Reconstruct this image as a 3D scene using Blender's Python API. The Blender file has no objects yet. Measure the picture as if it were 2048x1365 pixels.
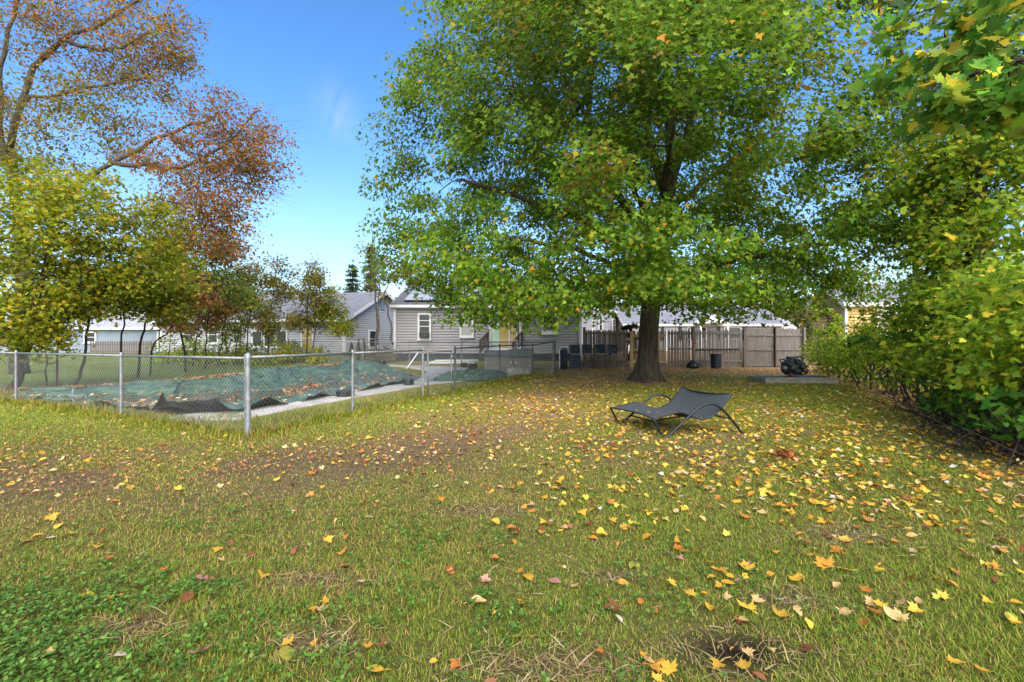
import bpy, math, random
import numpy as np
from mathutils import Vector, Matrix

random.seed(7)
RNG = np.random.default_rng(11)
scene = bpy.context.scene
COL = scene.collection
R = math.radians
F = 910.0            # focal length in photo pixels (2048 wide)
HC = 1.45            # camera height
HOR = 682.5

# ------------------------------------------------------------------ helpers
def smooth(a, b, x):
    t = np.clip((np.asarray(x, float) - a) / (b - a), 0, 1)
    return t * t * (3 - 2 * t)

def _h(ix, iy, seed):
    v = np.sin(ix * 127.1 + iy * 311.7 + seed * 74.7) * 43758.5453
    return v - np.floor(v)

def vnoise(x, y, seed=0):
    x = np.asarray(x, float); y = np.asarray(y, float)
    ix = np.floor(x); iy = np.floor(y)
    fx = x - ix; fy = y - iy
    fx = fx * fx * (3 - 2 * fx); fy = fy * fy * (3 - 2 * fy)
    a = _h(ix, iy, seed); b = _h(ix + 1, iy, seed); c = _h(ix, iy + 1, seed); d = _h(ix + 1, iy + 1, seed)
    return (a * (1 - fx) + b * fx) * (1 - fy) + (c * (1 - fx) + d * fx) * fy

def fbm(x, y, seed=0, oct=4):
    s = 0; a = 0.5; n = 0
    for i in range(oct):
        s = s + a * vnoise(x * 2 ** i, y * 2 ** i, seed + i * 13); n += a; a *= 0.5
    return s / n

def seg_dist(x, y, pts):
    best = np.full(np.shape(x), 1e9)
    for (ax, ay), (bx, by) in zip(pts[:-1], pts[1:]):
        dx, dy = bx - ax, by - ay
        t = np.clip(((x - ax) * dx + (y - ay) * dy) / (dx * dx + dy * dy), 0, 1)
        best = np.minimum(best, np.hypot(x - ax - t * dx, y - ay - t * dy))
    return best

def inside(x, y, poly):
    r = np.zeros(np.shape(x), bool)
    n = len(poly)
    for i in range(n):
        ax, ay = poly[i]; bx, by = poly[(i + 1) % n]
        c = ((ay > y) != (by > y)) & (x < (bx - ax) * (y - ay) / (by - ay + 1e-12) + ax)
        r ^= c
    return r

# tarp outline (world metres)
NEAR = [(-13.4, 12.0), (-10.6, 10.7), (-8.2, 9.55), (-6.6, 8.85), (-5.35, 8.8), (-5.0, 10.2), (-4.4, 12.3), (-3.6, 15.4), (-3.2, 17.5)]
FAR = [(-14.6, 12.8), (-13.4, 13.6), (-12.1, 14.5), (-11.4, 16.0), (-10.8, 17.6), (-10.2, 19.5), (-9.5, 21.5), (-8.4, 23.0), (-6.2, 22.6)]
TARP = NEAR + FAR[::-1]

def slope(y):
    y = np.asarray(y, float)
    return 0.031 * (np.logaddexp(0, (y - 16) * 1.2) / 1.2) * (y < 33) + 0.527 * (y >= 33)

def tz(x, y):
    x = np.asarray(x, float); y = np.asarray(y, float)
    return slope(y) + 0.03 * (fbm(x * .5, y * .5, 3, 2) - .5) * smooth(1.5, 4, y)

def tz1(x, y): return float(tz(x, y))

def at(px, d, z=None):            # a photo column at a real distance -> world point on the ground (or at height z)
    x = (px - 1024) / F * d
    return Vector((x, d, tz1(x, d) if z is None else z))

def zat(py, d): return HC - (py - HOR) * d / F

# ------------------------------------------------------------------ materials
def new_mat(name):
    m = bpy.data.materials.new(name); m.use_nodes = True
    nt = m.node_tree; nt.nodes.clear()
    out = nt.nodes.new('ShaderNodeOutputMaterial')
    return m, nt, out

def N(nt, t, **kw):
    n = nt.nodes.new(t)
    for k, v in kw.items():
        if k in n.inputs: n.inputs[k].default_value = v
        else: setattr(n, k, v)
    return n

def simple(name, col, rough=.6, metal=0.0, nscale=6.0, amt=.18, bump=0.0, bscale=40.0, stretch=(1, 1, 1), col2=None, spec=.4):
    m, nt, out = new_mat(name)
    p = N(nt, 'ShaderNodeBsdfPrincipled', Roughness=rough, Metallic=metal)
    p.inputs['Specular IOR Level'].default_value = spec
    nt.links.new(p.outputs[0], out.inputs[0])
    tc = N(nt, 'ShaderNodeTexCoord'); mp = N(nt, 'ShaderNodeMapping')
    mp.inputs['Scale'].default_value = stretch
    nt.links.new(tc.outputs['Object'], mp.inputs[0])
    nz = N(nt, 'ShaderNodeTexNoise', Scale=nscale, Detail=6.0, Roughness=.65)
    nt.links.new(mp.outputs[0], nz.inputs['Vector'])
    rp = N(nt, 'ShaderNodeValToRGB')
    c = Vector(col); c2 = Vector(col2) if col2 else c * (1 - amt * 1.6)
    c1 = c if col2 else c * (1 + amt * .6)
    rp.color_ramp.elements[0].position = .32; rp.color_ramp.elements[1].position = .68
    rp.color_ramp.elements[0].color = (*c2, 1); rp.color_ramp.elements[1].color = (*c1, 1)
    nt.links.new(nz.outputs[0], rp.inputs[0]); nt.links.new(rp.outputs[0], p.inputs['Base Color'])
    if bump:
        bz = N(nt, 'ShaderNodeTexNoise', Scale=bscale, Detail=4.0)
        nt.links.new(mp.outputs[0], bz.inputs['Vector'])
        b = N(nt, 'ShaderNodeBump', Strength=bump, Distance=.02)
        nt.links.new(bz.outputs[0], b.inputs['Height']); nt.links.new(b.outputs[0], p.inputs['Normal'])
    return m

def leaf_mat(name, trans=.38, objcol=False, rough=.55, spec=.2):
    m, nt, out = new_mat(name)
    p = N(nt, 'ShaderNodeBsdfPrincipled', Roughness=rough); p.inputs['Specular IOR Level'].default_value = spec
    t = N(nt, 'ShaderNodeBsdfTranslucent'); mx = N(nt, 'ShaderNodeMixShader', Fac=trans)
    if objcol:
        oi = N(nt, 'ShaderNodeObjectInfo'); src = oi.outputs['Color']
        tc = N(nt, 'ShaderNodeTexCoord'); nz = N(nt, 'ShaderNodeTexNoise', Scale=22.0, Detail=4.0)
        nt.links.new(tc.outputs['Object'], nz.inputs['Vector'])
        rp = N(nt, 'ShaderNodeValToRGB'); rp.color_ramp.elements[0].position = .38; rp.color_ramp.elements[1].position = .62
        rp.color_ramp.elements[0].color = (.6, .45, .35, 1); rp.color_ramp.elements[1].color = (1, 1, 1, 1)
        nt.links.new(nz.outputs[0], rp.inputs[0])
        mul = N(nt, 'ShaderNodeMix', data_type='RGBA', blend_type='MULTIPLY'); mul.inputs[0].default_value = 1
        nt.links.new(src, mul.inputs[6]); nt.links.new(rp.outputs[0], mul.inputs[7]); src = mul.outputs[2]
    else:
        at_ = N(nt, 'ShaderNodeAttribute', attribute_name='Color'); src = at_.outputs['Color']
    nt.links.new(src, p.inputs['Base Color']); nt.links.new(src, t.inputs['Color'])
    nt.links.new(p.outputs[0], mx.inputs[1]); nt.links.new(t.outputs[0], mx.inputs[2]); nt.links.new(mx.outputs[0], out.inputs[0])
    return m

def glass_mat(name, col=(.02, .025, .03)):
    m, nt, out = new_mat(name)
    p = N(nt, 'ShaderNodeBsdfPrincipled', Roughness=.06); p.inputs['Base Color'].default_value = (*col, 1)
    p.inputs['Specular IOR Level'].default_value = .8
    nt.links.new(p.outputs[0], out.inputs[0]); return m

def bark_mat(name, c1, c2, scale=9.0):
    m, nt, out = new_mat(name)
    p = N(nt, 'ShaderNodeBsdfPrincipled', Roughness=.9); p.inputs['Specular IOR Level'].default_value = .15
    nt.links.new(p.outputs[0], out.inputs[0])
    tc = N(nt, 'ShaderNodeTexCoord'); mp = N(nt, 'ShaderNodeMapping'); mp.inputs['Scale'].default_value = (1, 1, .16)
    nt.links.new(tc.outputs['Object'], mp.inputs[0])
    nz = N(nt, 'ShaderNodeTexNoise', Scale=scale, Detail=7.0, Roughness=.7, Distortion=.6)
    nt.links.new(mp.outputs[0], nz.inputs['Vector'])
    vo = N(nt, 'ShaderNodeTexVoronoi', Scale=scale * 1.3, feature='DISTANCE_TO_EDGE')
    nt.links.new(mp.outputs[0], vo.inputs['Vector'])
    rp = N(nt, 'ShaderNodeValToRGB'); rp.color_ramp.elements[0].position = .33; rp.color_ramp.elements[1].position = .66
    rp.color_ramp.elements[0].color = (*c2, 1); rp.color_ramp.elements[1].color = (*c1, 1)
    nt.links.new(nz.outputs[0], rp.inputs[0]); nt.links.new(rp.outputs[0], p.inputs['Base Color'])
    ad = N(nt, 'ShaderNodeMath', operation='MULTIPLY_ADD'); ad.inputs[1].default_value = .8
    nt.links.new(vo.outputs['Distance'], ad.inputs[0]); nt.links.new(nz.outputs[0], ad.inputs[2])
    b = N(nt, 'ShaderNodeBump', Strength=1.0, Distance=.05)
    nt.links.new(ad.outputs[0], b.inputs['Height']); nt.links.new(b.outputs[0], p.inputs['Normal'])
    return m

def shingle_mat(name, c1, c2):
    m, nt, out = new_mat(name)
    p = N(nt, 'ShaderNodeBsdfPrincipled', Roughness=.9)
    nt.links.new(p.outputs[0], out.inputs[0])
    tc = N(nt, 'ShaderNodeTexCoord')
    br = N(nt, 'ShaderNodeTexBrick', Scale=3.0)
    br.inputs['Color1'].default_value = (*c1, 1); br.inputs['Color2'].default_value = (*c2, 1)
    br.inputs['Mortar'].default_value = (*(Vector(c2) * .7), 1); br.inputs['Mortar Size'].default_value = .012
    br.inputs['Row Height'].default_value = .3; br.inputs['Brick Width'].default_value = .6
    nt.links.new(tc.outputs['Object'], br.inputs['Vector'])
    nz = N(nt, 'ShaderNodeTexNoise', Scale=14.0, Detail=5.0); nt.links.new(tc.outputs['Object'], nz.inputs['Vector'])
    rp = N(nt, 'ShaderNodeValToRGB'); rp.color_ramp.elements[0].color = (.55, .55, .55, 1); rp.color_ramp.elements[1].color = (1.25, 1.25, 1.25, 1)
    nt.links.new(nz.outputs[0], rp.inputs[0])
    mul = N(nt, 'ShaderNodeMix', data_type='RGBA', blend_type='MULTIPLY'); mul.inputs[0].default_value = 1
    nt.links.new(br.outputs[0], mul.inputs[6]); nt.links.new(rp.outputs[0], mul.inputs[7]); nt.links.new(mul.outputs[2], p.inputs['Base Color'])
    return m

M = {}
M['leaf'] = leaf_mat('foliage', .62)
M['fallen'] = leaf_mat('fallen_leaf_stuff', .15)
M['fallen1'] = leaf_mat('fallen_leaf', .12, objcol=True)
M['grass'] = leaf_mat('grass_blades', .3, rough=.65, spec=.15)
M['bark'] = bark_mat('maple_bark', (.115, .088, .066), (.032, .025, .019))
M['bark_grey'] = bark_mat('grey_bark', (.15, .13, .11), (.055, .045, .038), 14)
M['bark_dark'] = bark_mat('dark_bark', (.075, .058, .045), (.025, .02, .016), 16)
M['galv'] = simple('galvanised_steel', (.25, .265, .27), .5, .45, 9, .25)
M['wire'] = simple('galvanised_wire', (.34, .34, .33), .6, .2, 4, .25)
M['wire_dark'] = simple('rusty_wire', (.08, .06, .045), .8, .1, 4, .3)
M['dark_steel'] = simple('weathered_dark_steel', (.10, .105, .11), .55, .4, 9, .3)
M['rust_post'] = simple('rusty_post', (.055, .04, .032), .85, .1, 12, .4)
M['vinyl_grey'] = simple('grey_vinyl', (.305, .292, .298), .6, 0, 1.2, .08)
M['vinyl_white'] = simple('white_vinyl', (.43, .435, .455), .55, 0, 1.0, .06)
M['vinyl_bright'] = simple('bright_white_vinyl', (.33, .33, .335), .55, 0, 1.0, .05)
M['vinyl_blue'] = simple('blue_grey_boards', (.22, .265, .31), .65, 0, 1.0, .1)
M['vinyl_yellow'] = simple('yellow_clapboard', (.50, .34, .12), .6, 0, 1.0, .08)
M['trim'] = simple('white_trim', (.62, .62, .62), .5, 0, 5, .05)
M['shingle'] = shingle_mat('grey_shingle', (.20, .205, .23), (.15, .155, .175))
M['shingle_pale'] = shingle_mat('pale_shingle', (.33, .335, .35), (.28, .285, .30))
M['shingle_dark'] = shingle_mat('dark_shingle', (.15, .15, .155), (.11, .11, .115))
M['solar'] = simple('solar_panel_glass', (.36, .37, .39), .5, .0, 1.0, .12, spec=.9)
M['black'] = simple('black_plastic', (.013, .014, .016), .45, 0, 9, .3)
M['glass'] = glass_mat('window_glass')
M['glass_warm'] = glass_mat('curtained_glass', (.42, .30, .09))
M['glass_teal'] = glass_mat('teal_glass', (.35, .50, .42))
M['glass_pale'] = glass_mat('pale_curtain_glass', (.30, .30, .28))
M['block'] = simple('foundation_block', (.20, .20, .20), .9, 0, 3, .2, .4)
M['skirt'] = simple('dark_green_skirt', (.035, .055, .06), .7, 0, 3, .3)
M['wood_old'] = simple('weathered_fence_wood', (.17, .135, .11), .9, 0, 3.0, .5, .5, 20, (6, 6, .5), col2=(.105, .08, .062))
M['wood_grey'] = simple('grey_fence_wood', (.21, .185, .165), .9, 0, 3.0, .4, .5, 20, (6, 6, .5), col2=(.12, .10, .085))
M['wood_new'] = simple('fresh_lumber', (.40, .26, .12), .75, 0, 3.0, .2, .2, 20, (5, 5, .6))
M['wood_brown'] = simple('brown_stained_wood', (.10, .055, .042), .7, 0, 4, .3)
M['plank'] = simple('grey_weathered_plank', (.30, .29, .25), .9, 0, 5, .4, .5, 30, (.8, 6, 6))
M['tub'] = simple('taupe_tub_panel', (.20, .185, .165), .7, 0, 4, .12, .2, 30)
M['tubcover'] = simple('slate_vinyl_cover', (.14, .155, .165), .55, 0, 6, .25, .2)
M['concrete'] = simple('concrete', (.40, .385, .36), .9, 0, 1.6, .22, .3, 60)
M['concrete_old'] = simple('stained_concrete', (.30, .28, .255), .9, 0, 6, .35, .4, 40)
M['navy'] = simple('navy_sling', (.020, .032, .052), .75, 0, 60, .25)
M['sling'] = simple('charcoal_sling', (.046, .053, .060), .8, 0, 90, .22, .15, 300)
M['chairframe'] = simple('charcoal_tube', (.014, .017, .020), .42, .15, 9, .25)
M['stoolframe'] = simple('grey_stool_frame', (.10, .105, .115), .5, .2, 9, .2)
M['white_pipe'] = simple('white_pipe', (.80, .80, .78), .45, 0, 5, .08)
M['engine'] = simple('oily_metal', (.075, .08, .085), .5, .55, 14, .6, .4, 40)
M['engine_light'] = simple('dull_alloy', (.24, .25, .26), .45, .6, 14, .4, .3, 40)
M['rusty'] = simple('rusty_iron', (.07, .045, .033), .85, .2, 20, .5, .4, 40)
M['red'] = simple('faded_red_paint', (.22, .035, .03), .6, 0, 8, .3)
M['orange'] = simple('orange_plastic', (.50, .13, .02), .5, 0, 8, .15)
M['barrel'] = simple('blue_black_plastic', (.016, .022, .030), .4, 0, 6, .3)
M['bag'] = simple('black_bag_plastic', (.010, .010, .012), .3, 0, 6, .2, .5, 25)

# green tarp: dark coated cloth, pale crease highlights painted in by noise
def tarp_mat():
    m, nt, out = new_mat('green_tarp')
    p = N(nt, 'ShaderNodeBsdfPrincipled', Roughness=.36); p.inputs['Specular IOR Level'].default_value = .5
    nt.links.new(p.outputs[0], out.inputs[0])
    tc = N(nt, 'ShaderNodeTexCoord')
    a = N(nt, 'ShaderNodeTexNoise', Scale=2.2, Detail=7.0, Roughness=.65, Distortion=1.2); nt.links.new(tc.outputs['Object'], a.inputs['Vector'])
    rp = N(nt, 'ShaderNodeValToRGB'); e = rp.color_ramp.elements
    e[0].position = .3; e[0].color = (.006, .030, .019, 1); e[1].position = .68; e[1].color = (.095, .165, .118, 1)
    nt.links.new(a.outputs[0], rp.inputs[0])
    d = N(nt, 'ShaderNodeTexNoise', Scale=2.4, Detail=8.0, Roughness=.7); nt.links.new(tc.outputs['Object'], d.inputs['Vector'])
    r2 = N(nt, 'ShaderNodeValToRGB'); r2.color_ramp.elements[0].position = .60; r2.color_ramp.elements[1].position = .72
    nt.links.new(d.outputs[0], r2.inputs[0])
    mx = N(nt, 'ShaderNodeMix', data_type='RGBA'); mx.inputs[7].default_value = (.17, .16, .12, 1)
    nt.links.new(r2.outputs[0], mx.inputs[0]); nt.links.new(rp.outputs[0], mx.inputs[6])
    ge = N(nt, 'ShaderNodeNewGeometry'); bk = N(nt, 'ShaderNodeMix', data_type='RGBA'); bk.inputs[7].default_value = (.008, .008, .008, 1)   # black reverse, also standing in for the shade under lifted edges
    nt.links.new(ge.outputs['Backfacing'], bk.inputs[0]); nt.links.new(mx.outputs[2], bk.inputs[6]); nt.links.new(bk.outputs[2], p.inputs['Base Color'])
    w = N(nt, 'ShaderNodeTexNoise', Scale=7.0, Detail=5.0, Distortion=1.5); nt.links.new(tc.outputs['Object'], w.inputs['Vector'])
    b = N(nt, 'ShaderNodeBump', Strength=.7, Distance=.06); nt.links.new(w.outputs[0], b.inputs['Height']); nt.links.new(b.outputs[0], p.inputs['Normal'])
    return m
M['tarp'] = tarp_mat()

def water_mat():
    m, nt, out = new_mat('murky_water')
    p = N(nt, 'ShaderNodeBsdfPrincipled', Roughness=.12); p.inputs['Base Color'].default_value = (.05, .05, .035, 1)
    nt.links.new(p.outputs[0], out.inputs[0])
    tc = N(nt, 'ShaderNodeTexCoord'); w = N(nt, 'ShaderNodeTexNoise', Scale=5.0, Detail=3.0); nt.links.new(tc.outputs['Object'], w.inputs['Vector'])
    b = N(nt, 'ShaderNodeBump', Strength=.15, Distance=.02); nt.links.new(w.outputs[0], b.inputs['Height']); nt.links.new(b.outputs[0], p.inputs['Normal'])
    return m
M['water'] = water_mat()

def lawn_mat():
    m, nt, out = new_mat('lawn_soil')
    p = N(nt, 'ShaderNodeBsdfPrincipled', Roughness=.95); p.inputs['Specular IOR Level'].default_value = .1
    nt.links.new(p.outputs[0], out.inputs[0])
    at_ = N(nt, 'ShaderNodeAttribute', attribute_name='Color')
    tc = N(nt, 'ShaderNodeTexCoord')
    nz = N(nt, 'ShaderNodeTexNoise', Scale=16.0, Detail=9.0, Roughness=.75); nt.links.new(tc.outputs['Object'], nz.inputs['Vector'])
    rp = N(nt, 'ShaderNodeValToRGB'); rp.color_ramp.elements[0].position = .3; rp.color_ramp.elements[1].position = .72
    rp.color_ramp.elements[0].color = (.5, .48, .45, 1); rp.color_ramp.elements[1].color = (1.45, 1.4, 1.3, 1)
    nt.links.new(nz.outputs[0], rp.inputs[0])
    mul = N(nt, 'ShaderNodeMix', data_type='RGBA', blend_type='MULTIPLY'); mul.inputs[0].default_value = 1
    nt.links.new(at_.outputs['Color'], mul.inputs[6]); nt.links.new(rp.outputs[0], mul.inputs[7]); nt.links.new(mul.outputs[2], p.inputs['Base Color'])
    b = N(nt, 'ShaderNodeBump', Strength=.8, Distance=.03); nt.links.new(nz.outputs[0], b.inputs['Height']); nt.links.new(b.outputs[0], p.inputs['Normal'])
    return m
M['lawn'] = lawn_mat()

# ------------------------------------------------------------------ objects
def tag(o, label=None, cat=None, group=None, kind=None):
    if label: o['label'] = label
    if cat: o['category'] = cat
    if group: o['group'] = group
    if kind: o['kind'] = kind
    return o

def thing(name, label, cat, loc, group=None):
    o = bpy.data.objects.new(name, None); COL.objects.link(o)
    o.location = Vector(loc); o.empty_display_size = .2
    return tag(o, label, cat, group)

def link(name, me, mat, parent=None):
    o = bpy.data.objects.new(name, me); COL.objects.link(o)
    if mat is not None: me.materials.append(mat)
    if parent is not None:
        o.parent = parent
        root = parent
        while root.parent is not None: root = root.parent
        if parent.parent is None: o.matrix_parent_inverse = Matrix.Translation(-Vector(root.location))
    return o

def copy_tree(o, parent=None):
    c = o.copy(); COL.objects.link(c)
    if parent is not None: c.parent = parent
    for ch in list(o.children): copy_tree(ch, c)
    return c

class MB:
    """collects shapes in world coordinates into one mesh"""
    def __init__(s): s.v = []; s.f = []
    def add(s, vs, fs):
        n = len(s.v); s.v.extend([tuple(v) for v in vs]); s.f.extend([tuple(i + n for i in f) for f in fs])
    def box(s, c, sz, U=(1, 0, 0), W=(0, 1, 0), Z=(0, 0, 1)):
        c = Vector(c); U = Vector(U) * sz[0] / 2; W = Vector(W) * sz[1] / 2; Z = Vector(Z) * sz[2] / 2
        vs = [c + a * U + b * W + d * Z for d in (-1, 1) for b in (-1, 1) for a in (-1, 1)]
        s.add(vs, [(0, 2, 3, 1), (4, 5, 7, 6), (0, 1, 5, 4), (2, 6, 7, 3), (0, 4, 6, 2), (1, 3, 7, 5)])
    def bar(s, a, b, w, t, up=(0, 0, 1)):
        a = Vector(a); b = Vector(b); d = (b - a); L = d.length; d.normalize()
        u = Vector(up); sd = d.cross(u)
        if sd.length < 1e-4: sd = d.cross(Vector((1, 0, 0)))
        sd.normalize(); uu = sd.cross(d)
        s.box((a + b) / 2, (L, w, t), d, sd, uu)
    def tube(s, pts, r, n=8, cap=True):
        pts = [Vector(p) for p in pts]; m = len(pts)
        rs = r if isinstance(r, (list, tuple)) else [r] * m
        ref = None; base = len(s.v)
        for i, p in enumerate(pts):
            t = (pts[min(i + 1, m - 1)] - pts[max(i - 1, 0)]).normalized()
            if ref is None:
                ref = Vector((0, 0, 1)) if abs(t.z) < .9 else Vector((1, 0, 0))
            ref = (ref - t * ref.dot(t))
            if ref.length < 1e-5: ref = t.orthogonal()
            ref.normalize(); bi = t.cross(ref)
            for k in range(n):
                a = 2 * math.pi * k / n
                s.v.append(tuple(p + (ref * math.cos(a) + bi * math.sin(a)) * rs[i]))
        for i in range(m - 1):
            for k in range(n):
                s.f.append((base + i * n + k, base + i * n + (k + 1) % n, base + (i + 1) * n + (k + 1) % n, base + (i + 1) * n + k))
        if cap:
            s.f.append(tuple(base + k for k in range(n - 1, -1, -1)))
            s.f.append(tuple(base + (m - 1) * n + k for k in range(n)))
    def lathe(s, c, prof, n=20, axis=(0, 0, 1), cap=True):
        c = Vector(c); A = Vector(axis).normalized(); X = A.orthogonal().normalized(); Y = A.cross(X)
        base = len(s.v)
        for r, h in prof:
            for k in range(n):
                a = 2 * math.pi * k / n
                s.v.append(tuple(c + A * h + (X * math.cos(a) + Y * math.sin(a)) * r))
        for i in range(len(prof) - 1):
            for k in range(n):
                s.f.append((base + i * n + k, base + i * n + (k + 1) % n, base + (i + 1) * n + (k + 1) % n, base + (i + 1) * n + k))
        if cap:
            s.f.append(tuple(base + k for k in range(n - 1, -1, -1)))
            s.f.append(tuple(base + (len(prof) - 1) * n + k for k in range(n)))
    def build(s, name, mat, parent=None, smooth_=False, bevel=0.0):
        me = bpy.data.meshes.new(name); me.from_pydata(s.v, [], s.f); me.update()
        if smooth_: me.polygons.foreach_set('use_smooth', [True] * len(me.polygons))
        o = link(name, me, mat, parent)
        if bevel:
            b = o.modifiers.new('bevel', 'BEVEL'); b.width = bevel; b.segments = 2; b.limit_method = 'ANGLE'
        return o

def np_mesh(name, V, Fc, mat, parent=None, colors=None, smooth_=False):
    me = bpy.data.meshes.new(name)
    V = np.ascontiguousarray(V, np.float32); Fc = np.ascontiguousarray(Fc, np.int32)
    k = Fc.shape[1]
    me.vertices.add(len(V)); me.vertices.foreach_set('co', V.ravel())
    me.loops.add(Fc.size); me.loops.foreach_set('vertex_index', Fc.ravel())
    me.polygons.add(len(Fc)); me.polygons.foreach_set('loop_start', np.arange(0, Fc.size, k, dtype=np.int32))
    if smooth_: me.polygons.foreach_set('use_smooth', np.ones(len(Fc), bool))
    me.update(calc_edges=True)
    if colors is not None:
        a = me.attributes.new('Color', 'FLOAT_COLOR', 'POINT')
        c = np.ones((len(V), 4), np.float32); c[:, :3] = colors
        a.data.foreach_set('color', c.ravel())
    return link(name, me, mat, parent)

# leaf templates: (verts (k,3), tris)
T_MAPLE = (np.array([(0, 0, 0), (.34, .02, .05), (.56, .42, .10), (.24, .44, .02), (0, 1, -.12), (-.24, .44, .02), (-.56, .42, .10), (-.34, .02, .05)], float),
           np.array([(0, 1, 3), (1, 2, 3), (0, 3, 5), (3, 4, 5), (0, 5, 7), (5, 6, 7)]))
T_OVAL = (np.array([(0, 0, 0), (.22, .32, .07), (.17, .72, .05), (0, 1, -.05), (-.17, .72, .05), (-.22, .32, .07)], float),
          np.array([(0, 1, 2), (0, 2, 3), (0, 3, 4), (0, 4, 5)]))
T_DIA = (np.array([(0, 0, 0), (.36, .45, .08), (0, 1, 0), (-.36, .45, .08)], float), np.array([(0, 1, 2), (0, 2, 3)]))
_h5 = [(0, 0), (.10, -.02), (.34, -.14), (.30, .06), (.52, .10), (.44, .22), (.64, .46), (.40, .42), (.24, .50), (.24, .74), (.13, .70), (0, 1.0)]
_poly = _h5 + [(-x, y) for x, y in _h5[-2:0:-1]]
T_MAPLE5 = (np.array([(0, .32, 0)] + [(x, y, .10 * abs(x) + .12 * (y - .4) ** 2) for x, y in _poly], float),
            np.array([(0, i + 1, (i + 1) % len(_poly) + 1) for i in range(len(_poly))]))

def norm(a): return a / (np.linalg.norm(a, axis=1, keepdims=True) + 1e-9)

def leaves_np(P, nrm, tdir, size, tmpl):
    Vt, Ft = tmpl; n = len(P); k = len(Vt)
    nrm = norm(nrm); t = tdir - nrm * np.sum(tdir * nrm, 1, keepdims=True); t = norm(t); b = np.cross(t, nrm)
    s = size[:, None, None]
    V = P[:, None, :] + s * (b[:, None, :] * Vt[None, :, 0:1] + t[:, None, :] * Vt[None, :, 1:2] + nrm[:, None, :] * Vt[None, :, 2:3])
    Fc = (Ft[None] + (np.arange(n) * k)[:, None, None]).reshape(-1, 3)
    return V.reshape(-1, 3), Fc, k

def pick(pal, n, rng, jit=.18, mixw=None):
    cols = np.array([p[0] for p in pal], float); w = np.array([p[1] for p in pal], float); w /= w.sum()
    c = cols[rng.choice(len(pal), n, p=w)]
    return c * (1 + jit * rng.standard_normal((n, 1))) * (1 + .06 * rng.standard_normal((n, 3)))

def foliage(name, clumps, nper, spread, size, tmpl, pal, parent, center, rng, flat=.6, palfn=None, up=.6, out=.45, rnd=.55, sz_var=.25, mat='leaf'):
    """leaf blades scattered round clump centres; spread is the clump radius"""
    C = np.asarray(clumps, float); n = len(C) * nper
    idx = np.repeat(np.arange(len(C)), nper)
    g = rng.standard_normal((n, 3)); g = norm(g) * (rng.random((n, 1)) ** .55)
    sp = (np.asarray(spread)[idx] if np.ndim(spread) else np.full(n, spread))
    P = C[idx] + g * sp[:, None] * np.array([1, 1, flat])
    P[:, 2] -= .25 * sp * (g[:, 0] ** 2 + g[:, 1] ** 2)
    o = norm(P - np.asarray(center)); o[:, 2] *= .5
    nr = up * np.array([0, 0, 1.]) + out * o + rnd * rng.standard_normal((n, 3))
    td = .7 * o + np.array([0, 0, -.45]) + .8 * rng.standard_normal((n, 3))
    sz = size * (1 + sz_var * rng.standard_normal(n)).clip(.5, 1.6)
    V, Fc, k = leaves_np(P, nr, td, sz, tmpl)
    if palfn is None:
        c = pick(pal, n, rng)
        c *= (1 + .16 * rng.standard_normal((len(C), 1)))[idx].clip(.6, 1.45)
    else: c = palfn(P, idx, rng)
    return np_mesh(name, V, Fc, M[mat], parent, np.repeat(c, k, 0).clip(.004, .9))

def curve_pts(a, b, sag, n, rng, wob=.06):
    a = np.asarray(a, float); b = np.asarray(b, float); L = np.linalg.norm(b - a)
    t = np.linspace(0, 1, n)[:, None]
    p = a + (b - a) * t
    p[:, 2] += sag * L * (4 * t * (1 - t))[:, 0]
    p[1:-1] += rng.standard_normal((n - 2, 3)) * wob * L / n * 1.5
    return p

def branch_out(mb, skel, targets, rng, r_leaf=.008, k=.010, nseg=5, sides=5, sag=.06, twigs=3, twig_len=.6, hub=None):
    """joins every clump centre to the nearest wood already there, nearest ones first"""
    nodes = np.array([p for p, r in skel], float); rad = np.array([r for p, r in skel], float)
    T = np.asarray(targets, float); hub = nodes[0] if hub is None else np.asarray(hub, float)
    order = np.argsort(np.linalg.norm(T - hub, axis=1))
    for i in order:
        t = T[i]; d = np.linalg.norm(nodes - t, axis=1)
        dh = np.linalg.norm(nodes - hub, axis=1); th = np.linalg.norm(t - hub)
        cost = d + 2.0 * np.maximum(0, dh - th) + .5 * np.maximum(0, nodes[:, 2] - t[2]) + (rad < .012) * .3
        j = int(np.argmin(cost)); L = d[j]
        r0 = min(rad[j] * .75, r_leaf + k * L + .004)
        p = curve_pts(nodes[j], t, sag, nseg, rng)
        rr = np.linspace(r0, r_leaf * .6, nseg)
        mb.tube([Vector(q) for q in p], [float(x) for x in rr], sides, cap=False)
        nodes = np.vstack([nodes, p[1:]]); rad = np.concatenate([rad, rr[1:]])
        for _ in range(twigs):
            e = t + rng.standard_normal(3) * twig_len * np.array([.6, .6, .35])
            s0 = p[rng.integers(max(1, nseg - 3), nseg)]
            mb.tube([Vector(s0), Vector((s0 + e) / 2 + rng.standard_normal(3) * .04 * twig_len), Vector(e)], [r_leaf * .6, r_leaf * .45, r_leaf * .2], 3, cap=False)

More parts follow.
